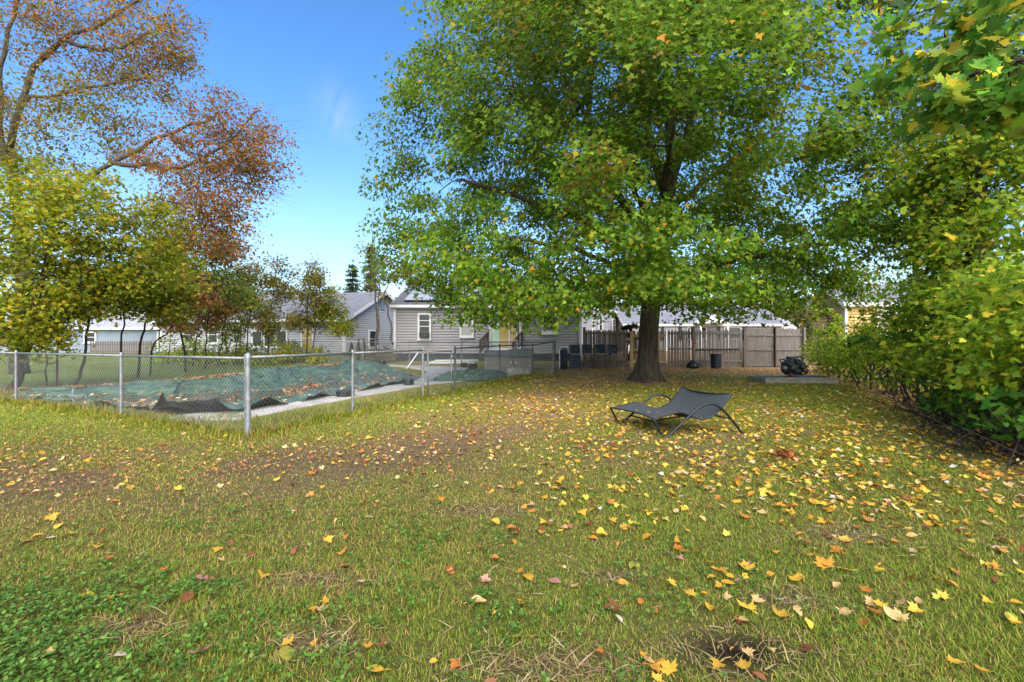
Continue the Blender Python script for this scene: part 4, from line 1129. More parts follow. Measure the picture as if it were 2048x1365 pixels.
mb.tube([c + Vector((math.cos(a) * .075, -.02, math.sin(a) * .09)) for a in np.linspace(0, 2 * math.pi, 15)], .022, 8); mb.box(c + Vector((0, .0, -.13)), (.05, .04, .10)); mb.build('grip', M['orange'], tl, True)

# timber platform and engine
pt = thing('timber_platform', 'low grey plank platform on the ground near the hedge', 'platform', (9.85, 16.0, .1))
px0, px1 = 8.62, 11.12
for k in range(5):
    mb = MB(); y0 = 15.48 + k * .225
    mb.box(((px0 + px1) / 2 + rngf.uniform(-.02, .02), y0 + .105, .165 + rngf.uniform(-.004, .004)), (px1 - px0, .215, .035)); mb.build('plank', M['plank'], pt)
for y in (15.50, 16.56):
    mb = MB(); mb.box(((px0 + px1) / 2, y, .065), (px1 - px0 - .02, .045, .155)); mb.build('side_beam', M['plank'], pt)
for x in (px0 + .03, px1 - .03):
    mb = MB(); mb.box((x, 16.03, .066), (.045, 1.0, .152)); mb.build('side_beam', M['plank'], pt)
hp_ = MB(); hp_.box((9.95, 16.25, .19), (2.3, .55, .012), (1, .03, 0), (-.03, 1, 0)); tag(hp_.build('rubber_mat', M['black'], None), 'thin black mat spread on the plank platform under the engine', 'mat')
en = thing('car_engine', 'greasy black car engine sitting on the plank platform', 'engine', (9.98, 16.2, .2))
ex, ey, ez = 9.98, 16.18, .20
def dk_(x, y, z, sx, sy, sz, name, mat, rot=0, bev=.025):
    mb = MB(); c, s = math.cos(rot), math.sin(rot); mb.box((ex + x, ey + y, ez + z), (sx, sy, sz), (c, 0, s), (0, 1, 0), (-s, 0, c)); return mb.build(name, M[mat], en, bevel=bev)
blk = dk_(0, 0, .30, .56, .50, .30, 'engine_block', 'engine')
dk_(.02, 0, .11, .44, .36, .14, 'oil_pan', 'rusty'); dk_(-.16, -.14, .06, .12, .12, .10, 'oil_filter', 'red')
dk_(-.19, -.02, .47, .22, .46, .13, 'valve_cover', 'engine', .45); dk_(.21, -.02, .47, .22, .46, .13, 'valve_cover', 'engine', -.45)
mb = MB()
for k in range(4):
    yy = ey - .19 + k * .12
    mb.tube([Vector((ex - .17, yy, ez + .54)), Vector((ex - .08, yy, ez + .63)), Vector((ex + .08, yy, ez + .63)), Vector((ex + .17, yy, ez + .54))], .03, 8)
mb.box((ex - .02, ey, ez + .655), (.2, .42, .06)); mb.build('intake_manifold', M['engine_light'], en, True)
dk_(-.02, 0, .70, .34, .16, .025, 'bracket', 'engine_light', .08, .006)
for (x, z, r) in ((-.14, .28, .115), (.16, .34, .085), (.0, .50, .06), (.24, .20, .07), (-.28, .42, .055)):
    mb = MB(); mb.lathe((ex + x, ey - .26, ez + z), [(r * .3, -.01), (r, -.01), (r * .86, .018), (r, .045), (r * .45, .045), (r * .35, .07)], 20, (0, -1, 0)); mb.build('pulley', M['engine'], en, True)
mb = MB(); pts = []
mb.tube([Vector((ex - .255, ey - .28, ez + .28)), Vector((ex - .30, ey - .28, ez + .45)), Vector((ex - .05, ey - .28, ez + .565)), Vector((ex + .08, ey - .28, ez + .50)), Vector((ex + .245, ey - .28, ez + .36)), Vector((ex + .30, ey - .28, ez + .17)), Vector((ex - .10, ey - .28, ez + .165)), Vector((ex - .255, ey - .28, ez + .28))], .012, 6); mb.build('drive_belt', M['black'], en)
for p in ([(-.36, -.1, .40), (-.44, -.05, .48), (-.40, .1, .58), (-.22, .12, .60)], [(.30, -.2, .30), (.42, -.2, .25), (.43, -.1, .10), (.30, 0, .04)], [(-.1, -.2, .62), (.1, -.24, .72), (.3, -.1, .62), (.36, .1, .42)]):
    mb = MB(); mb.tube([Vector((ex + a, ey + b, ez + c)) for a, b, c in p], .022, 8); mb.build('hose', M['black'], en, True)
mb = MB(); mb.tube([Vector((ex + .34, ey - .2 + .1 * k, ez + .36 - .02 * k)) for k in range(5)], .045, 8)
for k in range(4): mb.tube([Vector((ex + .28, ey - .18 + .11 * k, ez + .42)), Vector((ex + .34, ey - .18 + .11 * k, ez + .36))], .03, 8)
mb.build('exhaust_manifold', M['rusty'], en, True)
mb = MB(); mb.lathe((ex + .02, ey + .26, ez + .28), [(.10, 0), (.24, .02), (.24, .10), (.1, .14)], 22, (0, 1, 0)); mb.build('flywheel', M['rusty'], en)
mb = MB(); mb.lathe((ex - .35, ey - .12, ez + .30), [(.05, -.09), (.085, -.08), (.085, .07), (.05, .09)], 18, (0, 1, 0)); mb.build('alternator', M['engine_light'], en, True)

# ------------------------------------------------------------------ sling lounger
lg = thing('sling_lounger', 'charcoal double sling lounger with arched tube arms, standing on the leafy lawn', 'lounger', (2.9, 7.5, 0))
LO = Vector((2.28, 6.90, 0)); LU = Vector((.982, .187, 0)); LV = Vector((-.37, 1.12, 0))
def lp(s, v, h):
    p = LO + LU * s + LV * v; return p + Vector((0, 0, h + 0 * tz1(p.x, p.y)))
sprof = [(-.165, .276), (.08, .325), (.29, .358), (.42, .32), (.54, .267), (.71, .242), (.85, .285), (.966, .369), (1.08, .49), (1.2, .623)]
def catm(P, n):
    P = np.array(P, float); out = []
    for u in np.linspace(0, len(P) - 1, n):
        i = min(int(u), len(P) - 2); f = u - i; p0, p1, p2, p3 = P[max(i - 1, 0)], P[i], P[i + 1], P[min(i + 2, len(P) - 1)]
        out.append(.5 * (2 * p1 + (p2 - p0) * f + (2 * p0 - 5 * p1 + 4 * p2 - p3) * f * f + (3 * p1 - p0 - 3 * p2 + p3) * f ** 3))
    return np.array(out)
sp = catm(sprof, 60); nv_ = 28
V = []
for i, (s_, h_) in enumerate(sp):
    e = i / 59
    for j in range(nv_ + 1):
        v = j / nv_; q = 4 * v * (1 - v)
        pull = .10 * q * (math.exp(-e / .06) - math.exp(-(1 - e) / .06))      # end hems curve inward
        hs_ = -.035 * q * math.sin(math.pi * min(1, e * 1.1)) - .035 * q * math.exp(-(1 - e) / .1)
        cut = .05 * math.exp(-((e - .33) / .08) ** 2) * 0
        V.append(tuple(lp(s_ + pull, v * .98 + .01, h_ + hs_ + .004)))
Fq = [(i * (nv_ + 1) + j, i * (nv_ + 1) + j + 1, (i + 1) * (nv_ + 1) + j + 1, (i + 1) * (nv_ + 1) + j) for i in range(59) for j in range(nv_)]
slg = np_mesh('sling', np.array(V), np.array(Fq), M['sling'], lg, smooth_=True)
md = slg.modifiers.new('t', 'SOLIDIFY'); md.thickness = .006
for v in (0, 1):
    mb = MB(); mb.tube([lp(a, v, b) for a, b in sp], .013, 8); mb.build('side_rail', M['chairframe'], lg, True)
    path = catm([(-.165, .276), (-.10, .15), (-.02, .018), (.03, .012), (.07, .015), (.12, .05), (.30, .20), (.455, .333), (.55, .405), (.66, .46), (.767, .484), (.87, .465), (.96, .41), (1.053, .327), (1.2, .165), (1.33, .005)], 70)
    mb = MB(); off = -.03 if v == 0 else 1.03
    mb.tube([lp(a, off, b) for a, b in path], .019, 10); mb.build('arm_frame', M['chairframe'], lg, True)
    mb = MB(); mb.lathe(lp(1.33, off, -.005), [(.024, 0), (.026, .03)], 10); mb.build('foot_cap', M['black'], lg)
for s_, h_, nm in ((-.165, .276, 'end_bar'), (1.2, .623, 'end_bar')):
    mb = MB(); mb.tube([lp(s_ + (.10 * 4 * v * (1 - v) if s_ < 0 else -.10 * 4 * v * (1 - v)), v, h_ - .035 * 4 * v * (1 - v) * (s_ > 0)) for v in np.linspace(0, 1, 15)], .011, 8); mb.build(nm, M['chairframe'], lg, True)
for s_, h_ in ((.22, .125), (1.13, .24)):
    mb = MB(); mb.tube([lp(s_, -.03, h_), lp(s_, 1.03, h_)], .013, 8); mb.build('cross_bar', M['chairframe'], lg, True)
mb = MB(); mb.tube([lp(.28, .5, .14), lp(1.13, .5, .235)], .013, 8); mb.build('cross_bar', M['chairframe'], lg, True)
# ------------------------------------------------------------------ the big maple
P_MAPLE = [((0.090, 0.198, 0.014), 3), ((0.150, 0.275, 0.020), 5), ((0.230, 0.355, 0.031), 4), ((0.330, 0.404, 0.039), 1.4), ((0.599, 0.431, 0.033), .35), ((0.759, 0.335, 0.039), .12)]
P_YG = [((0.272, 0.308, 0.020), 4), ((0.181, 0.242, 0.018), 3), ((0.402, 0.374, 0.029), 2), ((0.544, 0.362, 0.032), .8)]
P_RED = [((0.376, 0.136, 0.042), 3), ((0.281, 0.136, 0.037), 3), ((0.506, 0.219, 0.058), 2), ((0.243, 0.201, 0.032), 1.3)]
P_OLIVE = [((0.286, 0.266, 0.048), 3), ((0.409, 0.307, 0.059), 2), ((0.184, 0.226, 0.036), 2), ((0.512, 0.245, 0.067), 1)]
P_HEDGE = [((0.207, 0.324, 0.023), 4), ((0.332, 0.426, 0.032), 3), ((0.561, 0.547, 0.050), 1.2), ((0.124, 0.232, 0.023), 2), ((0.788, 0.568, 0.059), .4)]
P_NEAR = [((0.069, 0.179, 0.026), 3), ((0.118, 0.253, 0.030), 3), ((0.254, 0.355, 0.038), 2), ((0.667, 0.524, 0.045), .9)]
P_ORANGE = [((.62, .27, .12), 3), ((.55, .33, .10), 2), ((.22, .23, .045), 1.6), ((.60, .19, .09), .8)]
P_SAP = [((0.226, 0.333, 0.046), 3), ((0.399, 0.439, 0.064), 2), ((0.746, 0.586, 0.073), 1), ((0.799, 0.373, 0.085), .4)]

def trunk_mesh(name, base, path, radii, flare, lobes, mat, parent, n=28, seed=1):
    """tapered trunk with root flare and ribbed girth"""
    P = catm([list(p) + [r] for p, r in zip(path, radii)], 40); V = []; rg = np.random.default_rng(seed); ph = rg.random(6) * 6.28
    z0 = P[0, 2]
    for i, (x, y, z, r) in enumerate(P):
        hgt_ = z - z0; fl = flare * math.exp(-max(hgt_, 0) / .30)
        for k in range(n):
            a = 2 * math.pi * k / n
            rib = .045 * math.sin(a * 7 + ph[0] + z * .7) + .03 * math.sin(a * 11 + ph[1] - z)
            lob = max(0, math.cos(a * lobes / 2 + ph[2])) ** 2
            rr = r * (1 + rib) + fl * (.35 + 1.1 * lob)
            V.append((x + math.cos(a) * rr, y + math.sin(a) * rr, z - .12 * math.exp(-max(hgt_, 0) / .1) * (hgt_ < .1)))
    m = len(P); F_ = [(i * n + k, i * n + (k + 1) % n, (i + 1) * n + (k + 1) % n, (i + 1) * n + k) for i in range(m - 1) for k in range(n)]
    return V, F_

def tree(name, label, cat, base, trunk_pts, r0, r1, limbs, clumps, nper, spread, leaf, tmpl, pal, bark='bark_grey', group=None, seed=1, flare=0, flat=.6, twigs=3, twig_len=.5, center=None, palfn=None, r_leaf=.008, sag=.06, kthick=.010, up=.6, out=.45, rnd=.55, wob=.03):
    rg = np.random.default_rng(seed)
    root = thing(name, label, cat, base, group)
    mb = MB(); skel = []
    if flare:
        V, F_ = trunk_mesh(name, base, trunk_pts, list(np.linspace(r0, r1, len(trunk_pts))), flare, 7, bark, root, seed=seed)
        mb.add(V, F_)
        for p, r in zip(catm(trunk_pts, 14), np.linspace(r0, r1, 14)): skel.append((np.array(p), r))
    else: limb(mb, skel, trunk_pts, r0, r1, 14, 9, rg, wob)
    for pts, a, b in limbs: limb(mb, skel, pts, a, b, 14, 8, rg, wob * 1.5)
    branch_out(mb, skel, clumps, rg, r_leaf=r_leaf, k=kthick, twigs=twigs, twig_len=twig_len, sag=sag, hub=trunk_pts[-1] if len(limbs) else trunk_pts[len(trunk_pts) // 2])
    mb.build('trunk', M[bark], root, True)
    c = np.mean(clumps, 0) if center is None else center
    foliage('crown', clumps, nper, spread, leaf, tmpl, pal, root, c, rg, flat, palfn, up, out, rnd)
    return root

rg = np.random.default_rng(2024)
CX, CY = 4.3, 16.6
clumps = []
zr = [2.4, 4, 7, 10, 13, 16, 18.5]; rr_ = [7.6, 8.4, 8.4, 8.1, 7.1, 5.0, 1.5]
while len(clumps) < 940:
    z = 2.4 + 16 * rg.random() ** 1.05; a = rg.random() * 2 * np.pi; q = rg.random() ** .42
    r = np.interp(z, zr, rr_) * q * (1 + .10 * math.sin(3 * a + z * .9) + .07 * math.sin(7 * a - z * 1.7))
    x, y = CX + r * math.cos(a), CY + r * math.sin(a)
    if x < np.interp(z, [9, 12, 14, 16], [-4.4, -3.4, -1.4, .4]) or x > np.interp(z, [6, 9, 12, 15], [12.8, 10.5, 9.4, 8.3]): continue
    if z < 1.45 + .058 * y + .55 + .25 * rg.random(): continue
    if y > CY + 4 and rg.random() < .45: continue
    g = vnoise(x * .55 + 3.1 * z * .25, y * .55 + z * .62, 7) * .6 + vnoise(x * 1.1 - z * .5, z * 1.0 + y * .3, 8) * .4
    if g < .28: continue
    clumps.append((x, y, z))
# hanging skirts seen on the outline
for px, py, d in ((820, 180, 16), (875, 95, 16.5), (935, 35, 16.5), (850, 260, 16), (830, 330, 15.5), (860, 400, 15), (900, 330, 14.5), (880, 200, 15), (930, 120, 15), (900, 470, 14), (850, 450, 15), (800, 310, 16), (820, 400, 15.5), (950, 250, 14), (780, 262, 16.5), (830, 140, 16.5), (790, 350, 16), (785, 440, 16), (815, 480, 15), (850, 530, 14), (900, 575, 13), (930, 612, 12.5), (950, 625, 12), (1010, 622, 12), (1080, 630, 12), (1150, 612, 12.5), (1220, 600, 12), (1000, 590, 11), (1100, 590, 11), (1205, 560, 11.5), (1390, 610, 12.5), (1450, 620, 13), (1530, 615, 13.5), (1600, 600, 14), (1660, 560, 14.5), (1700, 540, 15), (1640, 520, 14), (1720, 470, 15), (1690, 420, 15.5), (1560, 560, 13), (1480, 570, 12), (1340, 590, 13), (1290, 560, 11.5), (1360, 545, 11.5)):
    clumps.append((px_u(px, d), d, zat(py, d)))
def maple_pal(P, idx, rng):
    n = len(P)
    c = pick(P_MAPLE, n, rng, .16)
    t = smooth(4, 14, P[:, 2])[:, None]; c = c * (1 - .3 * t) + .3 * t * np.array([.16, .165, .035])
    ck = (1 + .15 * rng.standard_normal((1100, 1)))[idx % 1100].clip(.55, 1.5)
    warm = (vnoise(P[:, 0] * .6, P[:, 2] * .6 + P[:, 1] * .2, 77) > .72)[:, None] & (rng.random((n, 1)) < .35)
    c = np.where(warm, np.array([.30, .20, .03]) * (.8 + .4 * rng.random((n, 1))), c * ck)
    return c
tb = TRUNK
tree('maple_tree', 'huge green maple tree with a thick furrowed trunk, in the middle of the yard', 'tree', tb,
     [(4.80, 16.2, -.05), (4.82, 16.2, .5), (4.90, 16.2, 2.2), (5.25, 16.4, 4.6), (5.7, 16.5, 7.2)], .385, .27,
     [([(5.2, 16.4, 4.2), (3.4, 15.6, 5.2), (1.0, 14.8, 5.9), (-1.6, 14.2, 6.5)], .17, .05),
      ([(5.6, 16.5, 6.8), (4.9, 16.6, 9.5), (4.3, 16.8, 12.5), (4.0, 17, 16.5)], .20, .05),
      ([(5.65, 16.5, 7.0), (6.6, 16.6, 9.6), (7.3, 16.8, 12.5), (7.6, 17, 16)], .21, .05),
      ([(5.68, 16.5, 7.1), (5.8, 16.9, 10), (5.9, 17.2, 13), (5.7, 17.4, 17)], .15, .04),
      ([(5.2, 16.4, 3.7), (7.3, 15.8, 4.2), (9.3, 15.3, 4.5), (11.2, 15.0, 4.8)], .15, .04),
      ([(4.95, 16.2, 2.7), (6.4, 15.0, 3.1), (8.8, 14.0, 3.4)], .11, .03),
      ([(5.3, 16.4, 4.9), (3.4, 16.3, 7.2), (2.5, 16.0, 9.6), (.6, 15.6, 12.4)], .17, .04),
      ([(2.6, 16.1, 9.0), (2.9, 16.4, 11.0), (2.8, 16.2, 13.5)], .09, .03),
      ([(5.3, 16.8, 5.2), (5, 19, 8), (4.5, 21, 10)], .15, .05),
      ([(5.2, 16.3, 4.5), (4.7, 14.2, 6), (4.2, 11.8, 7)], .14, .04),
      ([(5.6, 16.5, 6.2), (8, 16.8, 8.0), (10.6, 17.2, 10)], .14, .04),
      ([(5.0, 16.3, 3.3), (3.2, 14.6, 3.9), (1.2, 13, 4.2), (-.8, 12.2, 4.3)], .12, .03)],
     np.array(clumps), 290, RNG.uniform(.75, 1.25, len(clumps)), .106, T_MAPLE, P_MAPLE, 'bark', seed=5, flare=.40, flat=.5, twigs=3, twig_len=.9, center=(CX, CY, 6), palfn=maple_pal, up=.6, out=.65, rnd=.42)

# ------------------------------------------------------------------ left: oak turning red
def regions(regs, rg, spherical=True):
    out = []; tags_ = []
    for i, (px, py, rx, ry, d, dr, n) in enumerate(regs):
        k = 0
        while k < n:
            u = rg.standard_normal(3); u /= np.linalg.norm(u); u *= rg.random() ** .45
            dd_ = d + u[1] * dr; qx = px + u[0] * rx; qy = py + u[2] * ry
            out.append((px_u(qx, d) + (dd_ - d) * 0, dd_, max(zat(qy, d), .3))); tags_.append(i); k += 1
    return np.array(out), np.array(tags_)
rg = np.random.default_rng(31)
regs = [(455, 270, 110, 70, 19, 2.2, 46), (420, 390, 95, 70, 18.5, 2.0, 36), (500, 330, 60, 55, 19, 1.5, 20), (350, 330, 70, 60, 18.5, 2, 18),
        (200, 70, 150, 85, 19, 2.5, 42), (320, 60, 70, 70, 19, 2, 20), (300, 150, 80, 60, 19, 2, 20), (60, 40, 90, 60, 18, 2.5, 16), (60, 250, 110, 110, 18, 2.5, 42), (200, 230, 90, 80, 18.5, 2, 26), (440, 475, 85, 55, 18.5, 1.5, 24), (380, 440, 60, 60, 18.3, 1.5, 14),
        (-160, 150, 160, 200, 18, 3, 40), (100, -120, 250, 90, 19, 3, 40)]
oc, ot = regions(regs, rg)
def oak_pal(P, idx, rng):
    n = len(P); tg_ = ot[idx]
    red = np.isin(tg_, [0, 1, 2, 3, 10, 11]); mix = np.isin(tg_, [4, 5, 6, 7, 13])
    a = pick(P_RED, n, rng, .2); b = pick(P_OLIVE, n, rng, .2); m = rng.random((n, 1)) < np.where(red, .85, np.where(mix, .6, .12))[:, None]
    return np.where(m, a, b) * (1 + .15 * rng.standard_normal((len(oc), 1)))[idx].clip(.6, 1.4)
def q(px, py, d): return (px_u(px, d), d, zat(py, d))
tree('oak_tree', 'tall oak with reddish brown thinning leaves and long bare-looking limbs, on the left', 'tree', (px_u(40, 19), 19, .1),
     [(px_u(40, 19), 19, 0), q(45, 560, 19), q(40, 430, 19), q(20, 300, 19)], .32, .16,
     [([q(50, 450, 19), q(145, 378, 18.8), q(225, 325, 18.6), q(335, 268, 18.6), q(430, 235, 18.8)], .13, .04),
      ([q(225, 325, 18.6), q(300, 335, 18.4), q(380, 330, 18.6), q(460, 280, 18.8), q(520, 220, 19)], .11, .03),
      ([q(20, 300, 19), q(60, 150, 19), q(120, 80, 19), q(190, 55, 19), q(270, 5, 19), q(330, -40, 19)], .12, .04),
      ([q(10, 330, 18.5), q(0, 150, 18.5), q(20, 40, 18.5), q(70, -60, 18)], .11, .04),
      ([q(120, 80, 19), q(220, 100, 18.6), q(320, 60, 18.8)], .09, .025), ([q(40, 200, 19), q(130, 190, 18.6), q(250, 160, 19), q(330, 150, 19)], .08, .02),
      ([q(335, 268, 18.6), q(400, 330, 18.3), q(430, 420, 18.2)], .06, .015),
      ([q(-10, 320, 19), q(-120, 200, 18.5), q(-220, 80, 18)], .15, .05)],
     oc, 80, 1.0, .135, T_OVAL, P_RED, 'bark_grey', seed=8, flat=.55, twigs=9, twig_len=1.2, palfn=oak_pal, r_leaf=.009, up=.3, out=.3, rnd=.8)

# dense yellow-green tree behind the fence on the left
rg = np.random.default_rng(41)
c_, t_ = regions([(70, 480, 150, 110, 13.6, 1.5, 70), (200, 450, 110, 80, 13.8, 1.4, 42), (60, 620, 120, 70, 13.2, 1.5, 46), (240, 540, 90, 60, 14.2, 1.3, 30), (-120, 520, 160, 150, 13.2, 2, 46), (30, 680, 70, 35, 13, 1.2, 16), (130, 390, 90, 35, 13.8, 1.2, 20), (320, 430, 40, 40, 14.4, .8, 9), (60, 350, 100, 45, 14.5, 1.2, 16), (200, 380, 70, 35, 14.5, 1.2, 10), (330, 510, 50, 50, 15, 1, 14)], rg)
tree('maple_tree', 'dense yellow-green maple filling the left edge behind the chain link fence', 'tree', (px_u(30, 13.8), 13.8, 0),
     [(px_u(25, 13.8), 13.8, 0), q(40, 740, 13.8), q(60, 660, 13.7), q(90, 540, 13.7), q(110, 430, 13.7)], .13, .05,
     [([q(50, 700, 13.8), q(120, 620, 13.6), q(200, 520, 13.8), q(280, 450, 14.2)], .07, .02), ([q(45, 720, 13.8), q(-20, 600, 13.4), q(-100, 480, 13.2)], .07, .02)],
     c_, 68, RNG.uniform(.45, 1.1, len(c_)), .102, T_MAPLE, P_YG, 'bark_dark', seed=9, flat=.6, twigs=3, twig_len=.5)

# row of saplings along the pool's far side
saps = [  # px, base d, (px list, py list) of the stem, crown regions (px,py,rx,ry,n), palette, label
    (148, 14.6, [(148, 775), (165, 735), (176, 660), (180, 585), (200, 540)], [(215, 575, 60, 40, 10), (160, 560, 50, 35, 8)], P_YG, 'sapling with a crooked dark stem leaning right, behind the pale bent bracket', .050),
    (108, 14.2, [(112, 770), (115, 700), (125, 640), (160, 600), (190, 560)], [(120, 610, 50, 40, 8), (180, 600, 45, 35, 6)], P_YG, 'thin sapling stem in front of the blue-grey house, at the edge of the dense maple', .032),
    (92, 14.6, [(92, 780), (94, 700), (98, 650), (110, 600)], [(95, 640, 40, 30, 6)], P_YG, 'leftmost thin sapling stem under the dense yellow-green maple', .024),
    (240, 16.2, [(240, 770), (242, 700), (246, 640), (245, 580), (262, 520)], [(260, 560, 60, 45, 12), (290, 600, 45, 30, 6)], P_YG, 'upright sapling rising behind the second fence post, in front of the dark picket fence', .038),
    (275, 17.2, [(275, 765), (280, 700), (288, 655), (310, 625), (352, 600)], [(320, 610, 55, 35, 9), (350, 560, 50, 40, 8)], P_SAP, 'sapling with dark trunk and mixed green leaves near the white house corner', .050),
    (300, 18.2, [(300, 755), (305, 690), (335, 668), (352, 645), (368, 615), (400, 590)], [(390, 590, 50, 35, 8), (350, 640, 30, 20, 3)], P_ORANGE, 'sapling arching right with orange leaves over the white house corner', .036),
    (410, 21.2, [(410, 745), (413, 690), (414, 650), (425, 600), (430, 540)], [(430, 590, 45, 50, 12), (420, 650, 25, 30, 3)], P_ORANGE, 'sapling thick with salmon orange leaves, left of the white house windows', .036),
    (436, 22.0, [(436, 742), (440, 700), (448, 650), (456, 590), (462, 530)], [(455, 560, 40, 40, 8), (480, 600, 30, 30, 4)], P_SAP, 'thin sapling with sparse olive leaves just right of the orange sapling', .030),
    (470, 23.5, [(466, 735), (475, 680), (485, 640), (510, 600), (540, 560)], [(500, 580, 40, 35, 6)], P_SAP, 'slanting sapling crossing the white house wall below its roof', .026),
    (535, 25.5, [(535, 730), (538, 660), (545, 600), (552, 550), (555, 505)], [(548, 560, 42, 45, 10)], P_OLIVE, 'fine twiggy sapling with few yellowish leaves, standing above the white house roof', .030),
    (372, 19.6, [(372, 752), (368, 700), (360, 650), (352, 590), (350, 520)], [(345, 500, 60, 60, 16), (390, 560, 60, 50, 14), (330, 590, 45, 40, 8), (430, 500, 40, 40, 8)], P_SAP, 'leafy green sapling behind the salmon orange one, reaching up to the oak', .05),
    (492, 24.2, [(490, 735), (494, 680), (498, 640), (500, 590), (505, 550)], [(500, 560, 40, 45, 10), (480, 610, 40, 35, 7), (520, 640, 30, 30, 5)], P_OLIVE, 'sapling with mottled olive leaves hiding the white house roof edge', .032),
    (388, 22.6, [(386, 742), (390, 690), (398, 640), (396, 590), (402, 548)], [(398, 600, 34, 44, 9), (376, 640, 28, 28, 5)], P_OLIVE, 'wispy sapling with thin olive foliage crossing the left windows of the white house', .026),
    (450, 24.8, [(447, 735), (452, 690), (450, 650), (446, 610), (452, 570)], [(450, 620, 30, 40, 8), (468, 652, 26, 22, 5)], P_SAP, 'bushy sapling covering the third window of the white house', .028),
    (520, 27.0, [(520, 730), (524, 680), (518, 640), (524, 600)], [(522, 630, 28, 36, 7), (540, 660, 22, 20, 4)], P_OLIVE, 'short sapling with dull yellow leaves before the triple window of the white house', .026),
    (548, 26.2, [(545, 728), (556, 650), (565, 600), (575, 545)], [(570, 590, 32, 40, 5)], P_OLIVE, 'slim sapling right beside the fine twiggy one, ending below its top', .022),
    (615, 24.5, [(612, 730), (614, 660), (616, 600), (620, 560), (632, 520)], [(622, 580, 28, 40, 9), (600, 640, 32, 25, 8), (630, 545, 18, 22, 4)], P_OLIVE, 'young tree with yellow leaves in front of the white house door', .034),
    (625, 25.2, [(622, 728), (630, 670), (640, 630), (668, 600)], [(655, 630, 30, 25, 9), (690, 655, 28, 14, 6), (660, 600, 30, 30, 7)], P_YG, 'young tree with fresh green leaves left of the white gable', .030),
]
for i, (px, d, st, cr, pal, lab, r) in enumerate(saps):
    rg = np.random.default_rng(200 + i)
    d = d; pts = [q(a, b, d) for a, b in st]; pts[0] = (pts[0][0], d, tz1(pts[0][0], d) - .05)
    c_, t_ = regions([(a, b, c, e, d, .9, int(n * 2.1)) for a, b, c, e, n in cr], rg)
    tree('sapling', lab, 'tree', (pts[0][0], d, tz1(pts[0][0], d)), pts, r, r * .35, [], c_, 62, .52 + .006 * d, .115 + .0015 * max(0, d - 14), T_DIA if d > 20 else T_MAPLE, pal, 'bark_dark', 'saplings along the far side of the pool', 200 + i, flat=.7, twigs=11, twig_len=.95, r_leaf=.006, wob=.02)

# bare leaning twigs and low undergrowth under the saplings
rg = np.random.default_rng(61)
c_ = np.array([(px_u(p, d) + .3 * rg.standard_normal(), d, tz1(0, d) + .25 + 1.0 * rg.random() ** 2) for p, d in [(rg.uniform(330, 640), rg.uniform(23, 27)) for _ in range(110)]])
ug = thing('undergrowth', 'low tangled undergrowth at the foot of the white house behind the saplings', 'undergrowth', (-13, 25, .3))
foliage('crown', c_, 60, .55, .12, T_DIA, P_SAP, ug, (-13, 25, 0), rg, .6)
mb = MB()
for c in c_: mb.tube([Vector((c[0], c[1], .2)), Vector((c[0] + .2 * rg.standard_normal(), c[1], c[2])), Vector((c[0] + .5 * rg.standard_normal(), c[1], c[2] + .6 * rg.random()))], [.015, .01, .005], 4, cap=False)
mb.build('trunk', M['bark_dark'], ug)

# tall twin stemmed tree between the two houses
rg = np.random.default_rng(71)
c_, t_ = regions([(745, 520, 30, 45, 24.6, 1, 12), (775, 560, 25, 45, 24.6, 1, 8), (735, 580, 22, 30, 24.6, 1, 6)], rg)
tree('slender_tree', 'tall slender tree with twin stems and sparse olive leaves between the two houses', 'tree', (px_u(752, 24.6), 24.6, .25),
     [q(752, 715, 24.6), q(754, 650, 24.6), q(752, 600, 24.6), q(748, 530, 24.6), q(744, 465, 24.6)], .07, .015,
     [([q(756, 690, 24.6), q(757, 620, 24.6), q(762, 560, 24.6), q(770, 500, 24.6)], .045, .012), ([q(787, 690, 25), q(780, 640, 25), q(770, 600, 24.8), q(775, 565, 24.7), q(790, 545, 24.7)], .05, .015)], c_, 26, .55, .13, T_DIA, P_OLIVE, 'bark_grey', seed=72, twigs=7, twig_len=.8, r_leaf=.007)
bp = thing('brush_pile', 'heap of dead grey twigs in front of the white gable end', 'brush pile', (px_u(760, 25), 25, .28))
mb = MB()
for k in range(150):
    c = Vector((px_u(rg.uniform(725, 792), 25), 25 + rg.uniform(-.4, .4), .3 + .75 * rg.random() ** 1.5)); dv = Vector(rg.standard_normal(3) * np.array([.5, .2, .22]))
    mb.tube([c - dv, c + Vector(rg.standard_normal(3) * .06), c + dv], [.012, .010, .004], 4, cap=False)
mb.build('trunk', M['bark_grey'], bp)
for px, ht_, l in ((703, 1.25, 'dark pointed stake in front of the white gable, leftmost of three'), (717, 1.4, 'dark pointed stake in front of the white gable, middle one of three'), (727, 1.42, 'dark pointed stake in front of the white gable, nearest the brush pile')):
    mb = MB(); x = px_u(px, 24.9); mb.lathe((x, 24.9, .2), [(.10, 0), (.11, ht_ * .6), (.07, ht_ * .85), (.015, ht_)], 9); tag(mb.build('stake', M['bark_dark'], None), l, 'stake', 'dark stakes before the white gable')

